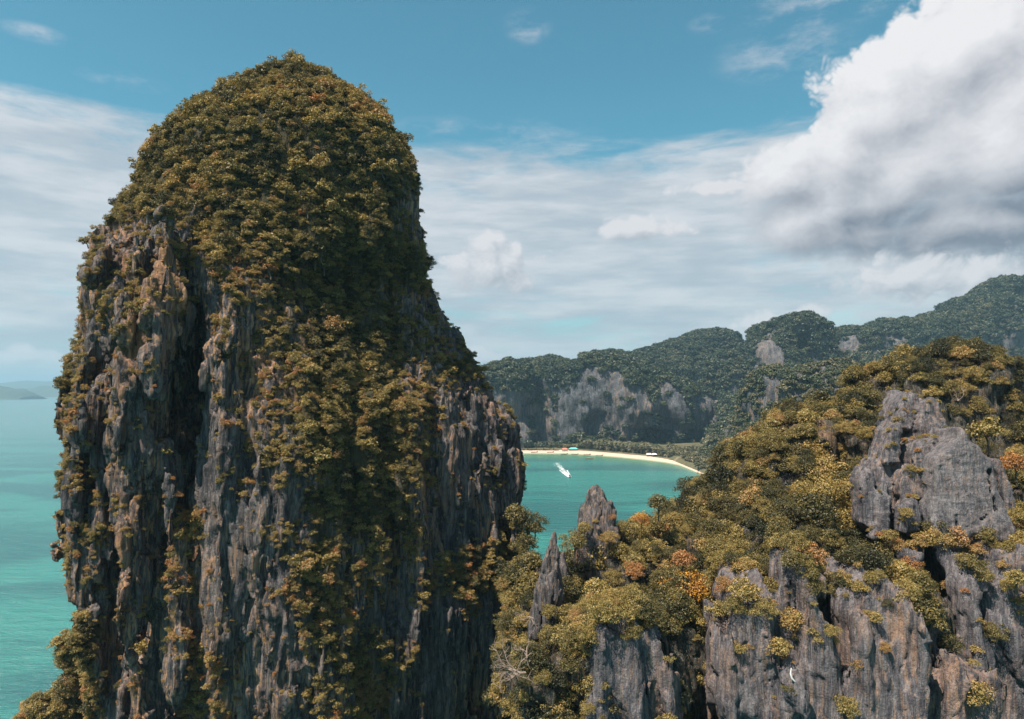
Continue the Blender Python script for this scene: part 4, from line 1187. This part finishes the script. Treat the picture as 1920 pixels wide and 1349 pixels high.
for q, i in enumerate(take):
    lab, q = fresh(lambda w: f"{colour_word(C2[i])} {shape_word(w)} tree, {place_word(px[i], py[i] - 20, rz_)}", q)
    plant('ridge_tree', P2[i], float(R2[i]), float(Z2[i]), T2[i], C2[i], TREE[q % 8], lab, 'tree', 'trees on the right-hand ridge')
rest = np.setdiff1d(np.arange(len(P2)), take)
protoT = []
for o in COL.objects:
    if o.name.startswith('foliage') and o.data in [s[0] for s in TREE] and o.data not in [p.data for p in protoT]: protoT.append(o)
scatter_stuff('tree_cover', P2[rest], R2[rest], Z2[rest], T2[rest], C2[rest], protoT)

# ---- tufts on the bare rocks of the right side
def rock_tufts(V, Q, n, seed, dens, rmin, rmax):
    rng = np.random.default_rng(seed)
    P, nn = sample(V, Q, n, rng)
    cl = fbm(P[:, 0] / 2.2, P[:, 1] / 2.2, P[:, 2] / 2.2, 2, seed) * .5 + .5
    k = (cl < dens + .28 * nn[:, 2]) & (nn[:, 1] < .3)
    P, nn = P[k], nn[k]; m = len(P); r = rng.uniform(rmin, rmax, m)
    t = np.clip(.55 + rng.normal(0, .14, m), .1, .85)
    return P, r, rng.uniform(0, 6.28, m), np.stack([.4 * nn[:, 1], .4 * nn[:, 0]], 1) * 0, t
def top_trees(V, Q, n, seed):
    rng = np.random.default_rng(seed)
    P, nn = sample(V, Q, n, rng); px, py = PX(P)
    k = ((nn[:, 2] > .3) & (py < 1230)) | ((nn[:, 2] > -.05) & (py < 1150) & (rng.random(len(P)) < .45)) | ((px < 1110) & (nn[:, 2] > -.1) & (rng.random(len(P)) < .5))
    P = P[k]; m = len(P); r = rng.uniform(.8, 2.1, m)
    return P - np.array([0, 0, .2]) * r[:, None], r, rng.uniform(0, 6.28, m), np.zeros((m, 2)), np.clip(.5 + rng.normal(0, .15, m), .05, .85)
b1 = [top_trees(CV, CQ, 1300, 41), top_trees(LV, LQ, 800, 42)]
scatter_stuff('cliff_top_thicket', *[np.concatenate([q[i] for q in b1]) for i in range(5)], protoT)
a = [rock_tufts(OV, OQ, 800, 31, .34, .25, .7), rock_tufts(CV, CQ, 1500, 33, .34, .3, .95), rock_tufts(LV, LQ, 700, 35, .34, .3, 1.0)]
cat_ = [np.concatenate([q[i] for q in a]) for i in range(5)]
scatter_stuff('rock_tufts', *cat_, protoS)

# ---- forest on the far hills
def far_crown(seed):
    rng = np.random.default_rng(seed)
    lobes = [((0, 0, .5), (.7, .7, .6))] + [((.6 * math.cos(a + seed), .6 * math.sin(a + seed), .45 + rng.uniform(-.2, .3)), (.42, .42, .38)) for a in (0, 1.4, 2.6, 4.0, 5.2)]
    V, Q = leaf_cloud(rng, lobes, 230, .19, -.3, .40)
    return me_from('crown', V, Q, LEAF_FAR)
FARC = [far_crown(500 + i) for i in range(5)]
def far_trunk():
    v, q = tube([(0, 0, -1.2), (0, 0, .4)], [.10, .06], 5); return me_from('trunk', v, q, BARK)
FART = far_trunk()
beach_trees = [(975, 838, 8.5, .15), (990, 834, 10, .25), (1006, 842, 7, .35), (1022, 838, 8, .2), (1040, 836, 7, .45), (1048, 818, 11, .15), (1062, 812, 10, .25), (1078, 822, 8, .4),
               (1090, 832, 7, .5), (1034, 846, 4, .6), (1100, 824, 8, .3), (1118, 830, 7, .7), (1132, 826, 7, .55)]
for k, (a, b, r, t) in enumerate(beach_trees):
    X, Y = G(a, b + 10 if b < 840 else b + 3, 3.0)
    Y = max(Y, shore_y(X) + 30)
    lab = ['dark rounded tree at the left end of the beach below the cliff', 'broad dark-green tree, second from the left end of the beach', 'small grey-green tree near the left end of the sand', 'dark tree just left of the tall cliff-foot trees',
           'grey-green tree left of the red-roofed shelter', 'tall dark tree against the foot of the grey cliff', 'tallest dark tree behind the red-roofed shelter', 'grey-green tree behind the turquoise-roofed shelter', 'olive tree right behind the turquoise-roofed shelter',
           'low bright-green bush left of the red-roofed shelter', 'dark tree right of the turquoise-roofed shelter', 'brownish tree where the palm grove begins', 'pale brown tree at the left end of the palm grove'][k]
    plant('beach_tree', (float(X), float(Y), 3.0 + r * .5), r, k * 1.1, (0, 0), t, (FARC[k % 5], FART), lab, 'tree', None, ('crown', 'trunk'))
protoF = [o for o in COL.objects if o.name.startswith('crown')][:5]
def far_forest():
    rng = np.random.default_rng(9)
    P, n = sample(HV, HQ, 62000, rng); px, py = PX(P)
    keep = (n[:, 1] < .55) & (P[:, 2] > 4)
    bare = np.zeros(len(P), bool)
    for poly in ([(925, 742), (992, 740), (994, 800), (985, 860), (925, 860)], [(1043, 738), (1075, 720), (1088, 697), (1130, 690), (1165, 697), (1178, 722), (1218, 738), (1232, 805), (1190, 822), (1040, 815)],
                 [(1231, 720), (1257, 718), (1288, 748), (1294, 812), (1232, 812)], [(1418, 645), (1442, 625), (1477, 665), (1472, 690), (1412, 686)],
                 [(1432, 712), (1462, 706), (1460, 750), (1434, 750)], [(1570, 632), (1610, 628), (1610, 662), (1568, 664)], [(1655, 628), (1700, 630), (1700, 655), (1650, 655)], [(1870, 628), (1925, 618), (1925, 655), (1880, 655)], [(995, 760), (1040, 760), (1040, 845), (995, 850)], [(1296, 740), (1350, 745), (1350, 800), (1296, 815)]):
        bare |= inpoly(px, py, poly)
    cl = fbm(P[:, 0] / 30, P[:, 1] / 30, P[:, 2] / 18, 2, 27) * .5 + .5
    steep = n[:, 2] < .25
    steep = steep & (P[:, 1] > 1000); keep &= ~(bare & (rng.random(len(P)) < .97)) & ~(steep & (cl > .60))
    P, n = P[keep], n[keep]; px, py = PX(P); m = len(P)
    r = rng.uniform(5.0, 11.0, m) * np.where(P[:, 1] < 1000, .62, 1)
    t = np.clip(.36 + .3 * fbm(P[:, 0] / 60, P[:, 1] / 60, P[:, 2] / 40, 2, 29) + rng.normal(0, .18, m) + np.where(P[:, 1] < 1000, .28, 0), .02, 1)
    P = P - np.array([0, 0, .2]) * r[:, None]
    # and the flat land behind the beach
    k = 12000; X = rng.uniform(-210, 620, k); Yv = shore_y(X) + 66 + rng.gamma(1.3, 80, k)
    z = np.interp(Yv - shore_y(X), [60, 90, 400, 1500], [3.2, 4, 8, 10])
    P3 = np.stack([X, Yv, z - .6], 1); r3 = rng.uniform(3.5, 8.0, k); t3 = np.clip(.75 + rng.normal(0, .15, k), .2, 1)
    return np.concatenate([P, P3]), np.concatenate([r, r3]), rng.uniform(0, 6.28, m + k), np.zeros((m + k, 2)), np.concatenate([t, t3])
scatter_stuff('forest', *far_forest(), protoF)

# ------------------------------------------------------------------ palms behind the beach
def palm_meshes(seed):
    rng = np.random.default_rng(seed); V = []; Q = []
    for k in range(15):
        a = 2.399 * k + rng.uniform(-.2, .2); el = rng.uniform(-.1, .95); L = rng.uniform(2.6, 3.4); b = len(V) * 3
        pts = []
        for i in range(5):
            s = i / 4; rr = L * s * math.cos(el * (1 - .5 * s)); zz = L * s * math.sin(el) - 1.5 * s * s
            pts.append((rr * math.cos(a), rr * math.sin(a), zz, .42 * math.sin(math.pi * min(1, .15 + .8 * s)) + .05))
        v = []
        for (x, y, z, w) in pts:
            v += [(x - w * math.sin(a), y + w * math.cos(a), 7.5 + z - .18), (x, y, 7.5 + z + .12), (x + w * math.sin(a), y - w * math.cos(a), 7.5 + z - .18)]
        q = []
        for i in range(4):
            for j in range(2): q.append((i * 3 + j, i * 3 + j + 1, (i + 1) * 3 + j + 1, (i + 1) * 3 + j))
        V.append(np.array(v)); Q.append(np.array(q))
    v, q = join(list(zip(V, Q)))
    tv, tq = tube([(0, 0, -1), (.15, 0, 3), (.1, .1, 5.5), (0, 0, 7.6)], [.24, .18, .15, .13], 6)
    return me_from('fronds', v, q, LEAF_FAR), me_from('trunk', tv, tq, BARK)
PALM = [palm_meshes(40 + i) for i in range(3)]
rng = np.random.default_rng(77); k = 0
for row, (dy, n) in enumerate(((52, 30), (66, 30), (84, 30))):
    for i in range(n):
        u = (i + rng.uniform(-.3, .3)) / n
        X = 115 + 190 * u + rng.uniform(-2, 2); Y = shore_y(X) + dy + rng.uniform(-4, 4)
        words_ = ('leftmost', 'second', 'third', 'fourth', 'fifth', 'sixth', 'seventh', 'eighth', 'ninth', 'tenth', 'eleventh', 'twelfth', 'thirteenth', 'fourteenth', 'fifteenth')
        where = (words_[i] + ' palm from the left end') if i < 15 else ('rightmost palm at the right end' if i == 29 else words_[29 - i] + ' palm from the right end')
        rw = ('front row beside the sand', 'middle row', 'back row nearest the cliff')[row]
        plant('palm_tree', (float(X), float(Y), 3.0), float(rng.uniform(1.3, 2.1)), float(rng.uniform(0, 6)), (0, 0), float(rng.uniform(.55, .95)), PALM[k % 3],
              f'coconut palm, {where} of the {rw}', 'palm', 'coconut palms behind the beach', ('fronds', 'trunk')); k += 1

# ------------------------------------------------------------------ shelters on the sand
def box(cx, cy, cz, sx, sy, sz):
    V = np.array([(cx + i * sx / 2, cy + j * sy / 2, cz + k * sz / 2) for i in (-1, 1) for j in (-1, 1) for k in (-1, 1)])
    Q = np.array([(0, 1, 3, 2), (4, 6, 7, 5), (0, 4, 5, 1), (2, 3, 7, 6), (0, 2, 6, 4), (1, 5, 7, 3)])
    return V, Q
def shelter(name, px, py, w, d, hgt, roofmat, label, ridge=1.6, cat='shelter', walls=False, flat=False):
    X, Y = G(px, py, 2.2); r = empty(name, (float(X), float(Y), 2.1)); tag(r, label, cat)
    e = .6
    V = np.array([(-w / 2 - e, -d / 2 - e, hgt), (w / 2 + e, -d / 2 - e, hgt), (w / 2 + e, d / 2 + e, hgt), (-w / 2 - e, d / 2 + e, hgt),
                  (-w / 2 + (w * .2), 0, hgt + ridge), (w / 2 - (w * .2), 0, hgt + ridge),
                  (-w / 2 - e, -d / 2 - e, hgt - .15), (w / 2 + e, -d / 2 - e, hgt - .15), (w / 2 + e, d / 2 + e, hgt - .15), (-w / 2 - e, d / 2 + e, hgt - .15)])
    Q = [(0, 1, 5, 4), (2, 3, 4, 5), (1, 2, 5, 5), (3, 0, 4, 4), (0, 6, 7, 1), (1, 7, 8, 2), (2, 8, 9, 3), (3, 9, 6, 0), (6, 9, 8, 7)]
    me = bpy.data.meshes.new('roof'); me.from_pydata(V.tolist(), [], [tuple(dict.fromkeys(q)) for q in Q]); me.materials.append(roofmat)
    o = bpy.data.objects.new('roof', me); COL.objects.link(o); o.parent = r
    for sx in (-1, 0, 1):
        for sy in (-1, 1):
            v, q = box(sx * w / 2, sy * d / 2, hgt / 2 - .3, .22, .22, hgt + .4); mesh_obj('post', v, q, BARK, parent=r, shade=False)
    v, q = box(0, 0, .25, w, d, .3); mesh_obj('floor_deck', v, q, BARK, parent=r, shade=False)
    if walls:
        v, q = box(0, d / 2 - .2, hgt / 2, w * .9, .15, hgt * .8); mesh_obj('wall', v, q, BARK, parent=r, shade=False)
    return r
RED = plain('red_roof', (0.62, 0.20, 0.15), .6); TURQ = plain('turquoise_roof', (0.12, 0.62, 0.55), .5); WHITE = plain('white_canvas', (0.78, 0.78, 0.80), .7)
THATCH = plain('grey_thatch', (0.30, 0.27, 0.25), .9)
shelter('beach_shelter', 1059, 845.5, 8, 6, 3.0, RED, 'small open beach shelter with a faded red roof')
shelter('beach_shelter', 1075, 845, 13, 6, 3.2, TURQ, 'open beach shelter with a bright turquoise roof')
shelter('beach_shelter', 1113, 841, 7, 5, 2.8, THATCH, 'small grey-roofed hut half hidden under the beach trees', walls=True)
shelter('beach_pavilion', 1217, 856, 7, 6, 3.2, WHITE, 'left one of two adjoining white-roofed pavilions on the sand', cat='pavilion')
shelter('beach_pavilion', 1227, 857, 6, 6, 3.8, WHITE, 'right, taller one of two adjoining white-roofed pavilions on the sand', cat='pavilion')

# ------------------------------------------------------------------ boats
def hull(L, B, H, mat, parent, bow=1.0):
    n = 13; V = []; Q = []
    for i in range(n):
        s = i / (n - 1); x = (s - .5) * L
        w = B / 2 * (math.sin(math.pi * min(1, .18 + .82 * (1 - s)) / 1) ** .55 if s > .0 else .6); w = max(w, .03)
        sheer = H + bow * max(0, (s - .6) / .4) ** 2 + .25 * max(0, (.2 - s) / .2)
        keel = .55 * max(0, (s - .75) / .25) ** 2
        V += [(x, -w, sheer), (x, -w * .8, H * .35 + keel), (x, 0, keel - .1), (x, w * .8, H * .35 + keel), (x, w, sheer), (x, w * .86, sheer - .06), (x, 0, H * .45 + keel), (x, -w * .86, sheer - .06)]
    for i in range(n - 1):
        for k in range(8): Q.append((i * 8 + k, i * 8 + (k + 1) % 8, (i + 1) * 8 + (k + 1) % 8, (i + 1) * 8 + k))
    Q += [(3, 2, 1, 0), (0, 7, 4, 3)]
    return mesh_obj('hull', np.array(V), np.array(Q), mat, parent=parent)
WOOD = plain('boat_wood', (0.16, 0.10, 0.06), .6); BLUEH = plain('boat_white', (0.75, 0.77, 0.8), .4); DARKH = plain('engine_dark', (0.05, 0.05, 0.06), .5)
def longtail(px, py, rz, label, z=.1, L=11):
    X, Y = G(px, py, z); r = empty('longtail_boat', (float(X), float(Y), z), rz); tag(r, label, 'boat', 'longtail boats along the beach')
    hull(L, 2.0, .8, WOOD, r, 1.6)
    V = []; Q = []
    for i in range(5):
        for k in range(7):
            a = math.pi * k / 6; V.append((-3.4 + i * 1.2, 1.05 * math.cos(a), 1.75 + .35 * math.sin(a)))
    for i in range(4):
        for k in range(6): Q.append((i * 7 + k, i * 7 + k + 1, (i + 1) * 7 + k + 1, (i + 1) * 7 + k))
    mesh_obj('canopy', np.array(V), np.array(Q), THATCH, parent=r)
    for sx in (-3.2, 1.2):
        for sy in (-1, 1):
            v, q = box(sx, sy * .95, 1.2, .07, .07, 1.2); mesh_obj('post', v, q, WOOD, parent=r, shade=False)
    v, q = box(-5.2, 0, 1.0, .8, .5, .5); mesh_obj('engine', v, q, DARKH, parent=r, shade=False)
    return r
longtail(1032, 849, .15, 'dark longtail boat beached nearest the left end of the sand', .5)
longtail(1058, 852.5, .2, 'dark longtail boat at the waterline below the red-roofed shelter')
longtail(1078, 852.6, -.15, 'dark longtail boat at the waterline below the turquoise-roofed shelter')
longtail(1101, 853.4, .05, 'dark longtail boat at the waterline, third from the left')
longtail(1124, 855.2, -.1, 'dark longtail boat at the waterline, furthest right')
longtail(1105, 861, .1, 'dark longtail boat afloat just off the beach')
longtail(1002, 849, .3, 'dark longtail boat drawn up at the rocky left end of the beach', .4)
# speedboat with its wake
X0, Y0 = G(1068, 895, 0); X1, Y1 = G(1043, 868, 0)
ang = math.atan2(Y0 - Y1, X0 - X1)
sb = empty('speedboat', (float(X0), float(Y0), 0.1), ang); tag(sb, 'white speedboat crossing the turquoise bay, trailing a foaming wake', 'speedboat')
hull(11, 3.0, 1.1, BLUEH, sb, .5)
v, q = box(-.6, 0, 2.35, 4.4, 2.3, .12); mesh_obj('canopy', v, q, DARKH, parent=sb, shade=False)
for sx in (-2.6, 1.4):
    for sy in (-1, 1):
        v, q = box(sx, sy * 1.05, 1.7, .08, .08, 1.3); mesh_obj('post', v, q, BLUEH, parent=sb, shade=False)
v, q = join([box(-5.6, -.5, 1.0, .7, .45, 1.0), box(-5.6, .5, 1.0, .7, .45, 1.0)])
v, q = box(-5.6, -.5, 1.0, .7, .45, 1.0); mesh_obj('outboard_motor', v, q, DARKH, parent=sb, shade=False)
v, q = box(-5.6, .5, 1.0, .7, .45, 1.0); mesh_obj('outboard_motor', v, q, DARKH, parent=sb, shade=False)
v, q = box(1.9, 0, 1.75, .1, 1.9, .8); mesh_obj('windscreen', v, q, DARKH, parent=sb, shade=False)
def wake():
    rng = np.random.default_rng(3); V = []; Q = []
    Lw = math.hypot(X0 - X1, Y0 - Y1)
    dx, dy = math.cos(ang), math.sin(ang)
    for k in range(1500):
        s = rng.random() ** 1.7
        half = 1.2 + 6.0 * s
        edge = rng.random() < .55 and s < .45
        o_ = (half + 2.0 * s) * (1 if rng.random() < .5 else -1) + rng.normal(0, .5) if edge else rng.normal(0, .38 * half)
        sz = rng.uniform(.25, .85) * (1.1 - .75 * s)
        cx = X0 - dx * (Lw * s + 2 * (not edge)) - dy * o_; cyy = Y0 - dy * (Lw * s + 2 * (not edge)) + dx * o_
        z = .06 + .5 * (1 - s) * rng.random() ** 3; b = len(V)
        m = 6; a0 = rng.random() * 6
        V.append((cx, cyy, z + .08 * sz))
        for i in range(m):
            rr = sz * rng.uniform(.6, 1.2); a = a0 + i * 2 * math.pi / m
            V.append((cx + rr * math.cos(a), cyy + rr * math.sin(a), z - .03))
        for i in range(m): Q.append((b, b + 1 + i, b + 1 + (i + 1) % m))
    mesh_obj('wake_foam', np.array(V), np.array(Q), plain('foam', (.85, .87, .88), .8)).update_tag()
    tag(bpy.data.objects['wake_foam'], kind='stuff')
wake()

# ------------------------------------------------------------------ bare trees
def dead_tree(px, py, Y, size, label, lean, seed, n=7):
    rng = np.random.default_rng(seed); X, Z = W(px, py, Y)
    r = empty('bare_tree', (float(X), Y, float(Z))); tag(r, label, 'bare tree', 'leafless pale trees and branches')
    tp = [np.zeros(3)]
    for i in range(4): tp.append(tp[-1] + np.array(lean) * size * .12 + rng.normal(0, .04 * size, 3))
    v, q = tube(tp, [.034 * size, .032 * size, .028 * size, .024 * size, .018 * size], 7); mesh_obj('trunk', v, q, DEADWOOD, parent=r)
    for b in range(n):
        p = tp[1 + b % 4]; d = np.array(lean) * .6 + rng.normal(0, .75, 3); d /= np.linalg.norm(d)
        pts = [p]; parts = []
        for i in range(5):
            d = d + rng.normal(0, .25, 3) + np.array([0, 0, .06]); d /= np.linalg.norm(d); pts.append(pts[-1] + d * size * .13)
        parts.append(tube(pts, [.015 * size * (1 - i / 6.5) for i in range(6)], 5))
        for s_ in range(11):
            p2 = pts[1 + s_ % 5]; e = d + rng.normal(0, .8, 3); e /= np.linalg.norm(e)
            parts.append(tube([p2, p2 + e * size * .10, p2 + (e + rng.normal(0, .3, 3)) * size * .21], [.007 * size, .005 * size, .002 * size], 4))
        v, q = join(parts); mesh_obj('branch', v, q, DEADWOOD, parent=r)
dead_tree(985, 1262, 81, 4.5, 'leafless pale tree spreading leftwards over the dark gap at the bottom', (-1, -.2, .35), 5, 10)
dead_tree(987, 1235, 82, 3.0, 'thin bare upright trunk just above the spreading leafless tree', (-.1, 0, 1), 6, 3)
dead_tree(1000, 1160, 89, 2.6, 'small bare twiggy tree below the blade-like pinnacle', (-.8, 0, .5), 7, 5)
dead_tree(1795, 752, 112, 3.0, 'pale bare forked branch sticking out of the summit thicket', (.6, -.2, .7), 9, 4)
X, Z = W(1490, 1278, 80)
pts = [(.0, 0, 0), (-.32, 0, .35), (-.45, 0, .9), (-.35, 0, 1.5)]
v, q = tube([(.05, 0, -.1)] + pts, [.05, .10, .11, .09, .04], 8)
o = mesh_obj('curved_branch', v, q, plain('bleached_wood', (.8, .76, .74), .7)); o.location = (float(X), 80, float(Z))
tag(o, 'short white curved bare branch hanging on the left part of the fluted cliff', 'branch')
